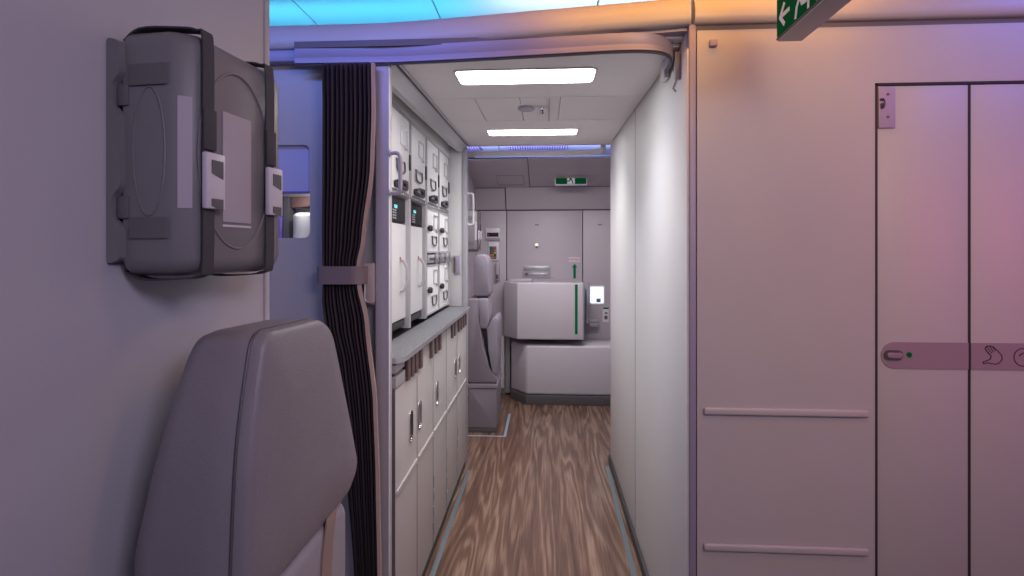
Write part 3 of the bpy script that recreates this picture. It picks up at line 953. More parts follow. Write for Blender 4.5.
# lower trolley doors
LY = [1.775, 2.088, 2.392, 2.715, 3.050, 3.398]
DXF = -0.500
names_l = ['first trolley door beside the curtain post, with a dark finger slot', 'second trolley door from the curtain, with a chrome slot near its left edge',
           'third trolley door from the curtain, with one chrome slot', 'fourth trolley door from the curtain, with a dark slot', 'farthest trolley door at the end of the galley']
for k in range(5):
    y0, y1 = LY[k] + 0.002, LY[k + 1] - 0.002
    t = thing('trolley_cabinet', (DXF, y0, 0), 'beige ' + names_l[k], 'cabinet', 'trolley cabinets under the worktop')
    top = 0.900 if k == 0 else 0.965
    MB().box(-0.86, DXF - 0.02, y0, y1, 0.06, 0.900 if k == 0 else 0.985).build('cabinet_body', 'dgrey', t)
    dr = MB().box(DXF - 0.018, DXF, y0, y1, 0.045, top, 0.003).build('door', 'door', t)
    MB().box(DXF - 0.03, DXF - 0.004, y0, y1, 0.0, 0.042).build('kick_plate', 'kick', t)
    MB().prism([(DXF, y0 + 0.004, 0.540), (DXF + 0.006, y0 + 0.010, 0.540), (DXF + 0.006, y1 - 0.010, 0.540), (DXF, y1 - 0.004, 0.540)], (0, 0, 0.020), 0.002).build('bumper', 'door', t)

    MB().box(DXF - 0.010, DXF + 0.0008, y0 - 0.0035, y0 + 0.0005, 0.045, top).build('door_joint', 'line', t)

    def slot(y, z0, z1, m1, m2):
        mb = MB()
        ring_frame(mb, rrect(y - 0.027, y + 0.027, z0, z1, 0.0265), rrect(y - 0.020, y + 0.020, z0 + 0.006, z1 - 0.006, 0.0195), lambda a, c: Vector((DXF + 0.0003, a, c)), (0.004, 0, 0))
        q = mb.build('slot_rim', m1, dr)
        MB().prism([(DXF + 0.0003, a, c) for a, c in rrect(y - 0.020, y + 0.020, z0 + 0.006, z1 - 0.006, 0.0195)], (0.001, 0, 0)).build('slot_recess', m2, q)
    if k == 0: slot(1.985, 0.655, 0.772, 'chrome', 'black')
    if k == 1: slot(2.125, 0.655, 0.770, 'chrome', 'alu')
    if k == 2: slot(2.47, 0.650, 0.765, 'chrome', 'alu')
    if k == 3: slot(2.985, 0.650, 0.765, 'chrome', 'black')
    if k == 4: slot(3.12, 0.650, 0.765, 'chrome', 'alu')
    if k in (2, 3, 4):
        mb = MB()
        for z0 in (0.10, 0.17, 0.24, 0.31):
            mb.tube([(DXF + 0.003, y0, z0), (DXF + 0.003, y0, z0 + 0.05)], 0.004, 8)
        mb.build('hinge', 'post', t)
    # brown quarter-turn retainers hanging below the worktop
    tabs = [[1.925, 1.985, 2.045], [2.125, 2.33], [2.43, 2.52], [2.86, 2.94], [3.08, 3.17, 3.26, 3.35]][k]
    for yt in tabs:
        MB().box(DXF + 0.001, DXF + 0.012, yt - 0.017, yt + 0.017, 0.900, 0.978, 0.003).build('retainer', 'tab', t)
# extendable shelf under the near end of the worktop
t = thing('pull_out_shelf', (DXF, 1.83, 0.94), 'grey pull-out shelf under the near end of the worktop', 'shelf')
MB().box(-0.60, DXF + 0.004, 1.778, 1.895, 0.905, 0.945, 0.002).build('shelf_front', 'alu_s', t)
MB().box(-0.60, DXF - 0.006, 1.778, 1.895, 0.946, 0.955).build('shelf_gap', 'black', t)
MB().box(-0.60, DXF + 0.002, 1.778, 1.895, 0.956, 0.984, 0.002).build('shelf_frame', 'alu_s', t)


def grab_handle(y, z0, z1, label, x0=-0.5005, m='alu'):
    t = thing('grab_handle', (x0, y, z0), label, 'handle')
    pth = [(x0, y, z1), (x0 + 0.024, y, z1 + 0.001), (x0 + 0.034, y, z1 - 0.008), (x0 + 0.036, y, z1 - 0.03), (x0 + 0.036, y, z0 + 0.03), (x0 + 0.034, y, z0 + 0.008), (x0 + 0.024, y, z0 - 0.001), (x0, y, z0)]
    MB().tube(smooth_path(pth, 3), 0.0065, 10).build('handle_bar', m, t)
    mb = MB()
    for z in (z0, z1):
        mb.disc((x0, y, z), (1, 0, 0), 0.012, 0.004, 16)
    mb.build('mount', m, t)
    return t


grab_handle(1.707, 1.553, 1.680, 'grey grab handle on the near galley post above the worktop', -0.499, 'alu_s')
grab_handle(3.48, 1.535, 1.735, 'pale grab handle on the far galley post near the second case', -0.4995, 'white')

# floor strips along the corridor
tag(MB().box(-0.485, -0.462, 1.70, 3.34, 0.0003, 0.003, 0.001).build('floor_path_strip', 'strip'), 'grey green floor marking strip along the trolley doors', 'floor strip', 'floor marking strips')
tag(MB().prism([(0.352, 1.70, 0.0003), (0.378, 1.70, 0.0003), (0.402, 3.44, 0.0003), (0.381, 3.44, 0.0003)], (0, 0, 0.0027)).build('floor_path_strip', 'strip'),
    'grey green floor marking strip along the right corridor wall', 'floor strip', 'floor marking strips')

# ------------------------------------------------------------------ ceiling lights and smoke detector
def ceiling_light(x0, x1, y0, y1, label, watts=4.0):
    yc = (y0 + y1) / 2
    t = thing('ceiling_light', ((x0 + x1) / 2, yc, cz(yc)), label, 'ceiling light', 'galley ceiling lights')
    zf = cz(y0) - 0.001
    mb = MB()
    o_ = rrect(x0 - 0.008, x1 + 0.008, y0 - 0.008, y1 + 0.008, 0.03); i_ = rrect(x0, x1, y0, y1, 0.025)
    ring_frame(mb, o_, i_, lambda x, y: Vector((x, y, cz(y) - 0.004)), (0, 0, 0.0038))
    mb.build('light_frame', 'ceil', t)
    MB().prism([(x, y, cz(y) - 0.003) for x, y in rrect(x0, x1, y0, y1, 0.025)], (0, 0, 0.0025)).build('diffuser', 'lamp', t)
    area('ceiling_lamp_light', ((x0 + x1) / 2, yc, cz(y0) - 0.012), ((x0 + x1) / 2, yc, 0), x1 - x0 - 0.04, y1 - y0 - 0.04, watts, (1.0, 0.985, 0.99), math.radians(120))
    return t


ceiling_light(-0.320, 0.178, 1.895, 2.065, 'bright rectangular ceiling light nearest to the doorway')
ceiling_light(-0.320, 0.178, 2.975, 3.135, 'bright rectangular ceiling light at the far end of the galley')
t = thing('smoke_detector', (-0.06, 2.47, cz(2.47)), 'small grey smoke detector and nozzle in the middle ceiling panel', 'smoke detector')
zc = cz(2.47)
MB().disc((-0.085, 2.47, zc - 0.0003), (0, 0, -1), 0.040, 0.010, 24, 0.004, 0.045).build('detector_grille', 'post', t)
MB().disc((-0.045, 2.50, zc - 0.0003), (0, 0, -1), 0.055, 0.006, 24, 0.003, 0.06).build('detector_base', 'ceil', t)
mb = MB(); mb.box(-0.024, -0.004, 2.43, 2.50, zc - 0.024, zc - 0.0065, 0.004); mb.build('nozzle', 'chrome', t)
mb = MB(); mb.box(-0.014, -0.008, 2.428, 2.49, zc - 0.026, zc - 0.0245, 0.0005); mb.build('nozzle_slot', 'black', t)
MB().box(0.016, 0.022, 2.31, 2.72, zc - 0.0075, zc - 0.0055).build('conduit_line', 'alu_s', t)

# ------------------------------------------------------------------ far end of the corridor
# far curtain rail
t = thing('curtain_rail', (0, 3.6, 2.03), 'pale curtain rail beyond the galley, above the cross aisle', 'curtain rail')
rail([(-0.60, 3.60), (-0.3, 3.60), (0.15, 3.60), (0.27, 3.595), (0.33, 3.57), (0.362, 3.54), (0.375, 3.515)], 1.998, 2.030, 0.02, 'rail_profile', 'white', t)
MB().box(0.358, 0.392, 3.513, 3.54, 1.998, 2.075, 0.004).build('end_bracket', 'white', t)

XF = -0.655                    # far left wall
struct('wall_far_left', MB().box(XF - 0.03, XF, 3.53, YF, 0, 2.06), 'far')
# sloping head of the far left wall, leaning towards the ceiling
# far side lining in panels
r = sroot('wall_far', (0, YF, 0))
mb = MB()
mb.box(XF, -0.370, YF, YF + 0.03, 0.0, 1.745, 0.003)
mb.box(-0.362, 0.352, YF, YF + 0.03, 0.45, 1.745, 0.003)
mb.box(0.360, 1.6, YF, YF + 0.03, 0.45, 1.745, 0.003)
mb.build('lining_panel', 'far', r)
MB().box(-0.70, 1.6, YF + 0.032, YF + 0.04, 0, 1.9).build('lining_backing', 'line', r)
# leaning header panels
mb = MB()


def slab(mb, x0, x1, ya, za, yb, zb, th=0.012):
    d = Vector((0, yb - ya, zb - za)).normalized()
    n = Vector((0, d.z, -d.y)) * th
    return mb.prism([(x0, ya, za), (x1, ya, za), (x1, yb, zb), (x0, yb, zb)], n)


slab(mb, XF, -0.377, YF - 0.005, 1.755, 5.03, 1.945)
slab(mb, -0.366, 1.6, YF - 0.012, 1.755, 5.02, 1.950)
mb.build('header_panel', 'far', r)
mb = MB(); slab(mb, -0.7, 1.6, YF + 0.012, 1.75, 5.045, 1.965, 0.004); mb.build('header_backing', 'line', r)
r = sroot('ceiling', (0, 4.7, 2.0))
mb = MB()
slab(mb, XF, -0.143, 5.025, 1.953, 4.36, 2.100)
slab(mb, -0.137, 1.6, 5.020, 1.958, 4.36, 2.105)
mb.build('ceiling_panels', 'far', r)
mb = MB(); slab(mb, -0.7, 1.6, 5.035, 1.970, 4.372, 2.118, 0.004); mb.build('ceiling_backing', 'line', r)
hp_ = MB(); 
d = Vector((0, 4.36 - 5.025, 2.100 - 1.953)).normalized()
c1 = Vector((-0.42, 4.95, 1.9685)); c2 = c1 + d * 0.25
for a, bq in (((-0.43, 0), (-0.19, 0)), ((-0.43, 1), (-0.19, 1)), ((-0.43, 0), (-0.43, 1)), ((-0.19, 0), (-0.19, 1))):
    pa = c1 + d * 0.25 * a[1]; pb = c1 + d * 0.25 * bq[1]
    hp_.tube([(a[0], pa.y, pa.z - 0.0005), (bq[0], pb.y, pb.z - 0.0005)], 0.0012, 6)
hp_.build('hatch_joint', 'line', r)
struct('wall_crossaisle_end', MB().box(-0.7, 1.6, 5.35, 5.38, 0, 2.3), 'far')
# air grilles in the high ceiling of the cross aisle
for x0, x1, lab in ((-0.33, 0.20, 'wide slatted air grille in the blue lit ceiling beyond the galley'), (-0.72, -0.575, 'narrow slatted air grille at the left of the blue lit ceiling')):
    t = thing('air_grille', ((x0 + x1) / 2, 4.86, 2.29), lab, 'air grille', 'air grilles in the high ceiling')
    MB().box(x0, x1, 4.74, 4.98, 2.291, 2.2995).build('grille_frame', 'vent', t)
    mb = MB()
    n = int((x1 - x0) / 0.022)
    for k in range(n):
        mb.box(x0 + 0.006 + k * 0.022, x0 + 0.016 + k * 0.022, 4.75, 4.97, 2.280, 2.2905, 0.001)
    mb.build('grille_slats', 'lockplate', t)

# exit sign on the far ceiling panel
t = thing('exit_sign', (0.23, 4.88, 2.0), 'green exit sign with running figure above the far aircraft door', 'exit sign')
MB().prism([(0.05, 4.84, 1.985), (0.41, 4.84, 1.985), (0.46, 4.74, 2.018), (0.0, 4.74, 2.018)], (0, 0.05, 0.0)).build('mount', 'far', t)
MB().box(0.085, 0.372, 4.79, 4.845, 1.942, 2.068, 0.004).build('sign_body', 'white', t)
MB().box(0.095, 0.362, 4.786, 4.789, 1.952, 2.060).build('sign_face', 'green', t)
MB().box(0.196, 0.262, 4.784, 4.7858, 1.954, 2.058).build('pictogram_panel', 'pict', t)
mb = MB(); running_man(mb, lambda u, v: Vector((0.230 + u, 4.7835, 1.956 + v)), (0, -0.001, 0), 0.100, 1); mb.build('running_figure', 'green', t)

# aircraft door with its cover and slide bustle
dd = sroot('door_2', (0, YF - 0.01, 0.5))


def facet(mb, outline, z0, z1, b):
    return mb.prism([(x, y, z0) for x, y in outline], (0, 0, z1 - z0), b, 3)


MB().box(-0.330, 0.350, YF - 0.03, YF - 0.004, 0.50, 1.10).build('door_leaf', 'far', dd)
up = MB()
facet(up, [(-0.375, 5.10), (-0.375, 4.96), (-0.245, 4.76), (0.330, 4.76), (0.345, 4.78), (0.345, 5.10)], 0.580, 1.080, 0.010)
uc = up.build('door_cover', 'bustle', dd)
tag(uc, 'white boxy upper cover of the aircraft door')
lo = MB()
facet(lo, [(-0.312, 5.12), (-0.312, 4.98), (-0.165, 4.79), (1.25, 4.79), (1.35, 4.98), (1.35, 5.12)], 0.085, 0.525, 0.022)
bs = lo.build('slide_bustle', 'bustle', dd)
tag(bs, 'white low slide bustle along the bottom of the aircraft door')
sk = MB()
facet(sk, [(-0.318, 5.12), (-0.318, 4.978), (-0.168, 4.782), (1.25, 4.782), (1.36, 4.98), (1.36, 5.12)], 0.0, 0.083, 0.003)
sk.build('bustle_skirt', 'dgrey', dd)
MB().box(-0.33, -0.115, 4.90, 5.08, 1.0805, 1.108, 0.006).build('handle_housing', 'alu_s', dd)
# recessed lever window
lv = MB().box(-0.212, 0.055, YF - 0.012, YF - 0.003, 1.105, 1.225, 0.002).build('lever_recess', 'post', dd)
mb = MB(); mb.box(-0.200, 0.042, YF - 0.016, YF - 0.012, 1.175, 1.215, 0.001); mb.box(-0.150, 0.030, YF - 0.016, YF - 0.012, 1.13, 1.15, 0.001)
mb.build('lever', 'alu', lv)
MB().disc((-0.175, YF - 0.012, 1.140), (0, -1, 0), 0.014, 0.010, 16).build('lever_knob', 'dgrey', lv)
# indicator lamp
il = MB().disc((-0.080, YF - 0.001, 1.416), (0, -1, 0), 0.030, 0.004, 20).build('lamp_base', 'far', dd)
MB().disc((-0.080, YF - 0.005, 1.420), (0, -1, 0), 0.017, 0.010, 16, 0.003, 0.013).build('indicator_lamp', 'bulb', il)
MB().disc((-0.078, YF - 0.005, 1.398), (0, -1, 0), 0.010, 0.008, 12).build('lamp_catch', 'dgrey', il)
for x in (-0.080, 0.515):
    q = MB().box(x - 0.028, x + 0.028, YF - 0.006, YF - 0.001, 1.600, 1.616, 0.002).build('slot_plate', 'white', dd)
    MB().box(x - 0.020, x + 0.020, YF - 0.008, YF - 0.0065, 1.606, 1.614).build('slot', 'dgrey', q)
# green operating arrow, part on the lining, part on the cover
ag = MB()
ag.prism([(0.268, YF - 0.003, 1.09), (0.292, YF - 0.003, 1.09), (0.292, YF - 0.003, 1.205), (0.305, YF - 0.003, 1.205), (0.280, YF - 0.003, 1.240), (0.255, YF - 0.003, 1.205), (0.268, YF - 0.003, 1.205)], (0, -0.001, 0))
ag.build('green_arrow', 'greenm', dd)
MB().box(0.262, 0.286, 4.7585, 4.7598, 0.632, 1.068).build('green_stripe', 'greenm', dd)
MB().box(0.225, 0.330, YF - 0.003, YF - 0.001, 1.258, 1.300).build('marking_plate', 'white', dd)
text_mesh('marking_text', 'ARMED', 0.032, 'red', dd, Matrix.Translation((0.277, YF - 0.004, 1.279)) @ Matrix.Rotation(math.pi / 2, 4, 'X'))

# assist handle column right of the cover
t = thing('assist_handle', (0.40, YF, 0.75), 'grey L shaped assist handle beside the aircraft door window', 'handle')
MB().box(0.360, 0.412, YF - 0.09, YF - 0.002, 0.68, 1.06, 0.01).build('handle_column', 'post', t)
MB().tube([(0.385, YF - 0.10, 1.0), (0.385, YF - 0.115, 0.97), (0.385, YF - 0.115, 0.74), (0.385, YF - 0.10, 0.70)], 0.012, 8).build('handle_bar', 'alu', t)
MB().box(0.413, 0.500, YF - 0.06, YF - 0.002, 0.650, 0.690, 0.006).build('handle_foot', 'post', t)
MB().box(0.413, 0.500, YF - 0.05, YF - 0.002, 0.695, 0.715, 0.004).build('handle_ledge', 'alu_s', t)
# window in the far door
r = sroot('window_2', (0.49, YF, 0.95))
mb = MB()
ring_frame(mb, rrect(0.415, 0.565, 0.853, 1.037, 0.014), rrect(0.426, 0.553, 0.866, 1.024, 0.010), lambda x, z: Vector((x, YF - 0.006, z)), (0, 0.005, 0))
mb.build('window_frame', 'white', r)
MB().prism([(x, YF - 0.004, z) for x, z in rrect(0.426, 0.553, 0.866, 1.024, 0.010)], (0, 0.003, 0)).build('window_pane', 'daylight', r)
MB().box(0.485, 0.525, YF - 0.0055, YF - 0.0045, 0.876, 0.912, 0.0003).build('outside_shape', 'strip', r)
o = MB().box(0.545, 0.60, YF - 0.004, YF - 0.001, 0.690, 0.830).build('door_placard', 'white'); tag(o, 'small white placard with green top below and right of the door window', 'placard')
MB().box(0.548, 0.60, YF - 0.006, YF - 0.0045, 0.812, 0.828).build('green_stripe', 'greenm', o)
MB().box(0.560, 0.590, YF - 0.006, YF - 0.0045, 0.715, 0.750).build('black_symbol', 'dgrey', o)
MB().box(0.565, 0.588, YF - 0.006, YF - 0.0045, 0.765, 0.782).build('black_symbol', 'dgrey', o)

# attendant panels on the lining
t = thing('attendant_display', (-0.48, YF, 1.51), 'small attendant display with dark screen on the far lining', 'display')
MB().box(-0.565, -0.430, YF - 0.020, YF - 0.001, 1.480, 1.580, 0.004).build('housing', 'white', t)
s_ = MB().box(-0.552, -0.442, YF - 0.023, YF - 0.0205, 1.497, 1.535, 0.001).build('screen', 'screen', t)
MB().box(-0.544, -0.534, YF - 0.0245, YF - 0.0235, 1.508, 1.520).build('red_light', 'red', s_)
MB().box(-0.565, -0.425, YF - 0.018, YF - 0.001, 1.462, 1.474, 0.002).build('ledge', 'post', t)
t = thing('control_panel', (-0.48, YF, 1.3), 'attendant keypad panel with coloured keys below the small display', 'control panel')
MB().box(-0.540, -0.440, YF - 0.018, YF - 0.001, 1.270, 1.445, 0.004).build('housing', 'white', t)
kp = MB().box(-0.528, -0.462, YF - 0.021, YF - 0.0185, 1.285, 1.405, 0.001).build('keypad', 'dgrey', t)
keys = [['greenm', 'dgrey', 'red'], ['dgrey', 'dgrey', 'orange'], ['dgrey', 'strip', 'yellow'], ['orange', 'orange', 'greenm'], ['orange', 'orange', 'strip']]
for a, row in enumerate(keys):
    for c_, k in enumerate(row):
        MB().box(-0.524 + c_ * 0.021, -0.508 + c_ * 0.021, YF - 0.0235, YF - 0.0215, 1.380 - a * 0.022, 1.395 - a * 0.022, 0.0005).build('key', k, kp)
t = thing('handset', (-0.44, YF, 1.1), 'grey upright handset on the lining beside the folded jumpseat', 'handset')
MB().box(-0.470, -0.432, YF - 0.05, YF - 0.003, 1.08, 1.25, 0.010).build('handset_body', 'post', t)
MB().box(-0.462, -0.440, YF - 0.06, YF - 0.051, 1.10, 1.14, 0.003).build('handset_cap', 'dgrey', t)
struct('trim_7', MB().box(-0.440, -0.385, YF - 0.05, YF - 0.002, 0.06, 0.55, 0.004), 'white')
struct('trim_8', MB().box(-0.373, -0.330, YF - 0.06, YF - 0.032, 0.02, 0.58, 0.004), 'post')

# far folded attendant jumpseat
JX = lambda px: -0.56 + (px - 470) * 0.0068
JZ = lambda py: 1.37 - (py - 250) * 0.0075
JY0, JY1 = 4.03, 4.44
t = thing('jumpseat', (-0.50, 4.23, 0), 'mauve grey folded attendant jumpseat on the far left wall', 'seat')


def jprof(px_pts, name, m, y0, y1, bev, parent=None, rad=0.01):
    pts = [(JX(a), JZ(b)) for a, b in px_pts]
    pts = round_poly(pts, rad, 4)
    mb = MB()
    cx = sum(p[0] for p in pts) / len(pts); czz = sum(p[1] for p in pts) / len(pts)
    def ring(y, ins):
        out = []
        for x, z in pts:
            d = Vector((x - cx, z - czz)); L = d.length
            d = d * max(0, (L - ins) / L)
            out.append((cx + d.x, y, czz + d.y))
        return out
    mb.loft([ring(y0, bev), ring(y0 + bev * 0.3, bev * 0.3), ring(y0 + bev, 0), ring(y1 - bev, 0), ring(y1 - bev * 0.3, bev * 0.3), ring(y1, bev)])
    return mb.build(name, m, parent or t)


jprof([(472.5, 297), (472.5, 262), (475, 255), (484, 254), (489, 260), (491, 297)], 'headrest', 'seatpad', JY0 + 0.06, JY1 - 0.06, 0.02, rad=0.03)
MB().box(JX(475), JX(488), JY0 + 0.1, JY1 - 0.1, JZ(299.5), JZ(296), 0.002).build('headrest_mount', 'dgrey', t)
jprof([(477, 299), (489, 299), (491, 318), (488, 330), (480, 330)], 'backrest', 'seatpad', JY0 + 0.05, JY1 - 0.05, 0.015, rad=0.02)
jprof([(466.5, 299), (478, 299), (479, 322), (484, 346), (491, 370), (499, 378), (500, 383), (466.5, 383)], 'side_shell', 'seatshell', JY0, JY1, 0.012, rad=0.015)
jprof([(488, 330), (493, 320), (498, 317), (500.5, 322), (500, 350), (499.5, 376), (494, 374), (489, 352)], 'seat_pan', 'seatpad', JY0 + 0.03, JY1 - 0.03, 0.015, rad=0.015)
jprof([(466.5, 384), (500, 384), (500, 388), (466.5, 388)], 'lip', 'seatpad', JY0 - 0.008, JY1, 0.005, rad=0.006)
jprof([(468, 388.5), (499, 388.5), (499, 428), (468, 428)], 'base_cabinet', 'seatshell', JY0, JY1, 0.008, rad=0.006)
MB().box(JX(467), JX(498), JY0 + 0.0, JY1, 0.001, 0.033, 0.003).build('plinth', 'dgrey', t)
MB().box(JX(463.5), JX(468.0), JY0, JY1 - 0.05, 0.001, 0.22, 0.004).build('side_foot', 'seatshell', t)
o = MB().prism([(-0.60, 3.945, 0.0003), (-0.285, 3.945, 0.0003), (-0.285, 4.50, 0.0003), (-0.305, 4.50, 0.0003), (-0.305, 3.965, 0.0003), (-0.60, 3.965, 0.0003)], (0, 0, 0.002)).build('floor_marking', 'bluestrip')
tag(o, 'pale blue L shaped floor marking around the folded jumpseat', 'floor marking')

# ------------------------------------------------------------------ equipment cases
def make_case(origin, U, N, s, label, cat, sh=(0, 0, 0)):
    """local frame: u along the wall, n out of the wall, z up; s scales to the real size"""
    U, N, O = Vector(U), Vector(N), Vector(origin)
    q = lambda u, n, z: O + U * (u * s) + N * (n * s) + Vector((0, 0, z * s))
    t = thing('equipment_case', q(0.1, 0.05, 0), label, cat)
    H = 0.330
    base = [(0.0, 0.016), (0.0, 0.082), (0.004, 0.092), (0.016, 0.107), (0.024, 0.112), (0.198, 0.112), (0.207, 0.108), (0.213, 0.098), (0.213, 0.016)]
    cu, cn = 0.107, 0.0

    def ring(z, ins):
        out = []
        for u, n in base:
            uu = cu + (u - cu) * (1 - ins / 0.107)
            nn = 0.016 + (n - 0.016) * (1 - ins / 0.096)
            out.append(q(uu, nn, z))
        return out
    body = MB().loft([ring(0, 0.022), ring(0.004, 0.012), ring(0.012, 0.004), ring(0.024, 0), ring(H - 0.024, 0), ring(H - 0.012, 0.004), ring(H - 0.004, 0.012), ring(H, 0.022)]).build('case_body', 'case', t)
    # darker bands that paint the shade of the side recesses
    for z0, z1 in ((0.252, 0.280), (0.050, 0.078)):
        MB().prism([q(0.0, 0.026, z0), q(-0.003, 0.028, z0), q(-0.003, 0.080, z0), q(0.0, 0.086, z0)], (0, 0, (z1 - z0) * s)).build('recess_shade_band', 'rib', body)
    # side ellipse
    mb = MB()
    mb.tube([q(-0.0005, 0.056 + 0.024 * math.cos(a * math.pi / 16), 0.165 + 0.085 * math.sin(a * math.pi / 16)) for a in range(32)], 0.0012 * s, 6, True)
    # front ellipse ridge
    mb.tube([q(0.098 + 0.078 * math.cos(a * math.pi / 24), 0.1125, 0.165 + 0.128 * math.sin(a * math.pi / 24)) for a in range(48)], 0.0022 * s, 6, True)
    mb.build('embossed_ring', 'case', body)
    # backing plate with wavy outline along the hinge side
    wave = [(-0.002, 0.315), (0.017, 0.310), (0.018, 0.268), (0.006, 0.256), (0.004, 0.226), (0.016, 0.214), (0.018, 0.118), (0.006, 0.106), (0.004, 0.076), (0.017, 0.064), (0.018, 0.022), (-0.002, 0.016)]
    wv = round_poly([(n + 0.003, z) for n, z in wave], 0.006, 3)
    MB().prism([q(-0.010, n, z) for n, z in wv], U * 0.012 * s).build('back_plate', 'case', t)
    for z0 in (0.226, 0.076):
        mb = MB()
        mb.prism([q(-0.004, 0.010, z0), q(0.004, 0.010, z0), q(0.004, 0.026, z0), q(-0.004, 0.026, z0)], (0, 0, 0.030 * s), 0.002 * s)
        mb.build('hinge_block', 'rib', t)
    MB().prism([q(0.01, 0.0012, 0.02), q(0.20, 0.0012, 0.02), q(0.20, 0.0165, 0.02), q(0.01, 0.0165, 0.02)], (0, 0, 0.29 * s)).build('wall_mount', 'dgrey', t)
    # labels
    MB().prism([q(0.066, 0.1123, 0.075), q(0.128, 0.1123, 0.075), q(0.128, 0.1123, 0.232), q(0.066, 0.1123, 0.232)], N * 0.0012 * s, 0).build('front_label', 'label', body)
    MB().prism([q(0.066, 0.1123, 0.068), q(0.128, 0.1123, 0.068), q(0.128, 0.1123, 0.071), q(0.066, 0.1123, 0.071)], N * 0.001 * s, 0).build('label_rim', 'buckle', body)
    a, b_ = q(0.0050, 0.0935, 0.09), q(0.0155, 0.1068, 0.09)
    dv = (N * 0.7 - U * 0.7) * 0.001 * s
    MB().prism([a, b_, b_ + Vector((0, 0, 0.148 * s)), a + Vector((0, 0, 0.148 * s))], dv).build('corner_label', 'label', body)
    # webbing straps with buckles
    for k, u in enumerate((0.031, 0.168)):
        path = [(u - 0.010, 0.006, 0.318), (u - 0.010, 0.03, 0.333), (u - 0.004, 0.075, 0.334), (u, 0.108, 0.330), (u, 0.1175, 0.312), (u, 0.1175, 0.160), (u, 0.1175, 0.02), (u, 0.108, 0.000), (u - 0.004, 0.075, -0.005), (u - 0.008, 0.03, -0.005), (u - 0.008, 0.006, 0.006)]
        P = smooth_path([q(*p) for p in path], 4)
        st = MB().band(P, U * 0.021 * s, 0.0022 * s).build('strap', 'web', t)
        MB().prism([q(u - 0.012, 0.119, 0.170), q(u + 0.012, 0.119, 0.170), q(u + 0.012, 0.119, 0.225), q(u - 0.012, 0.119, 0.225)], N * 0.003 * s, 0.001 * s).build('strap_loop', 'web', st)
        bz = 0.090
        bk = MB().prism([q(u - 0.014, 0.119, bz), q(u + 0.023, 0.119, bz), q(u + 0.023, 0.119, bz + 0.076), q(u - 0.014, 0.119, bz + 0.076)], N * 0.008 * s, 0.0025 * s).build('buckle', 'buckle', st)
        for za, zb in ((0.048, 0.066), (0.004, 0.014)):
            MB().prism([q(u - 0.005, 0.1272, bz + za), q(u + 0.017, 0.1272, bz + za - 0.006), q(u + 0.017, 0.1272, bz + zb), q(u - 0.005, 0.1272, bz + zb)], N * 0.0008 * s).build('buckle_slot', 'dgrey', bk)
    # carry handle lying over the top
    P = smooth_path([q(0.000, 0.016, 0.322), q(0.006, 0.040, 0.340), q(0.020, 0.075, 0.338), q(0.034, 0.100, 0.328)], 4)
    return t


make_case(P0 - PU * 0.015 + Vector((0, 0, 1.333)), PU, PN, 1.07, 'dark grey strapped equipment case mounted on the near left wall', 'case')
make_case(Vector((XF, 4.30, 1.36)), (0, 1, 0), (1, 0, 0), 1.0, 'strapped grey case on the far left wall above the folded jumpseat', 'case')

# ------------------------------------------------------------------ near attendant seat
t = thing('jumpseat', (-0.47, 0.88, 0), 'mauve grey leather high back attendant seat beside the left wall', 'seat')
FXS = -0.400
outl = [(0.752, 1.252), (0.985, 1.246), (1.068, 1.078), (1.142, 0.905), (1.085, 0.872), (0.698, 0.875), (0.701, 0.96), (0.713, 1.11)]
outl = round_poly(outl, [0.030, 0.06, 0.10, 0.045, 0.02, 0.02, 0.10, 0.10], 8)
cy = sum(p[0] for p in outl) / len(outl); ccz = sum(p[1] for p in outl) / len(outl)


def sring(x, ins, slope=0.0, zmin=None):
    out = []
    for y, z in outl:
        d = Vector((y - cy, z - ccz)); L = d.length
        d = d * max(0.0, (L - ins) / L)
        zz = ccz + d.y
        out.append((x - slope * (1.243 - zz), cy + d.x, zz))
    return out


mb = MB()
mb.loft([sring(FXS - 0.020, 0.0), sring(FXS - 0.006, 0.0015), sring(FXS + 0.000, 0.006), sring(FXS + 0.003, 0.016), sring(FXS + 0.006, 0.05), sring(FXS + 0.010, 0.11)])
hd = mb.build('headrest_cushion', 'leather', t, angle=60)
sm = MB().tube([Vector(p) for p in sring(FXS - 0.021, -0.0004)], 0.0022, 6, True).build('seam_piping', 'dgrey', hd)
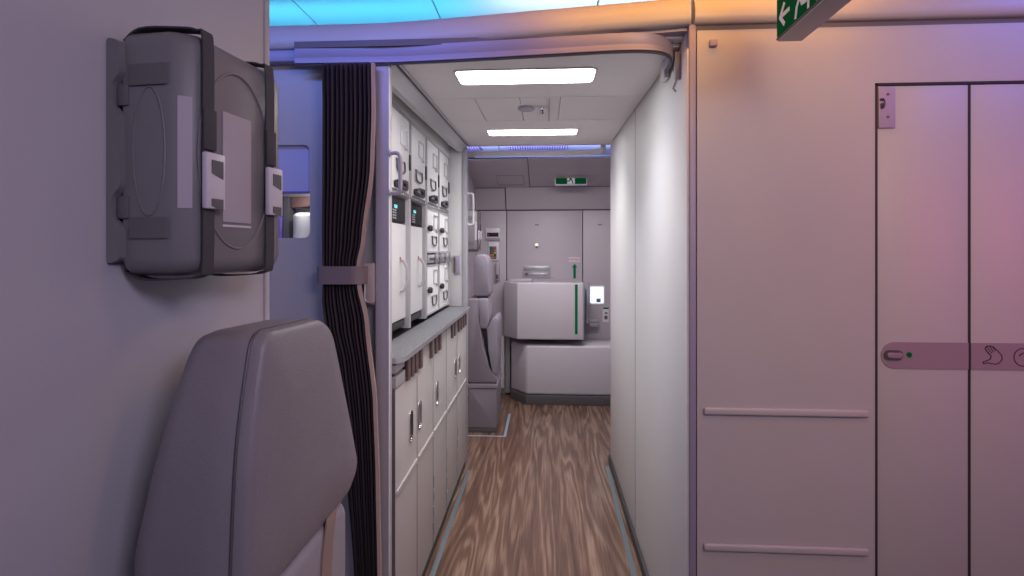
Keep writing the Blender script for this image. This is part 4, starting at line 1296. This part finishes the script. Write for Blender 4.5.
# padded side and back shell behind the cushion, running on down to the seat
side = [(0.752, 1.252), (0.985, 1.246), (1.068, 1.078), (1.135, 0.915), (1.10, 0.86), (1.085, 0.40), (0.69, 0.40), (0.695, 0.70), (0.698, 0.93), (0.713, 1.11)]
side = round_poly(side, [0.030, 0.06, 0.10, 0.04, 0.03, 0.02, 0.02, 0.10, 0.10, 0.10], 8)


def s2(x, ins, slope):
    out = []
    c_y, c_z = 0.87, 0.82
    for y, z in side:
        d = Vector((y - c_y, z - c_z)); L = d.length
        d = d * (L - ins) / L
        zz = c_z + d.y
        out.append((x - slope * (1.243 - max(zz, 0.95)), c_y + d.x, zz))
    return out


mb = MB()
mb.loft([s2(FXS - 0.022, 0.003, 0.0), s2(FXS - 0.024, 0.0005, 0.0), s2(FXS - 0.05, 0.0, 0.06), s2(FXS - 0.090, 0.001, 0.16), s2(FXS - 0.106, 0.008, 0.19), s2(FXS - 0.112, 0.022, 0.19)])
mb.build('back_shell', 'leather', t, angle=60)
# lower backrest panel
mb = MB()
lowp = round_poly([(0.70, 0.862), (1.070, 0.862), (1.082, 0.84), (1.075, 0.44), (0.70, 0.44)], 0.02, 5)
c2y = 0.89; c2z = 0.65
lr_ = lambda x, ins: [(x, c2y + (y - c2y) * (1 - ins / 0.23), c2z + (z - c2z) * (1 - ins / 0.21)) for y, z in lowp]
mb.loft([lr_(FXS - 0.021, 0), lr_(FXS - 0.012, 0.001), lr_(FXS - 0.006, 0.006), lr_(FXS - 0.003, 0.018)])
mb.build('lower_backrest', 'leather2', t, angle=60)
MB().band(smooth_path([(FXS - 0.004, 1.00, 0.875), (FXS - 0.001, 0.99, 0.86), (FXS - 0.001, 0.97, 0.78), (FXS - 0.001, 0.95, 0.50)], 4), (0, 0.045, 0), 0.003).build('shoulder_belt', 'belt', t)
MB().box(FXS - 0.16, FXS + 0.02, 0.70, 1.06, 0.34, 0.43, 0.02).build('folded_seat_pan', 'leather', t)
MB().box(-0.56, FXS - 0.02, 0.71, 1.04, 0.0, 0.338, 0.01).build('seat_base', 'seatshell', t)
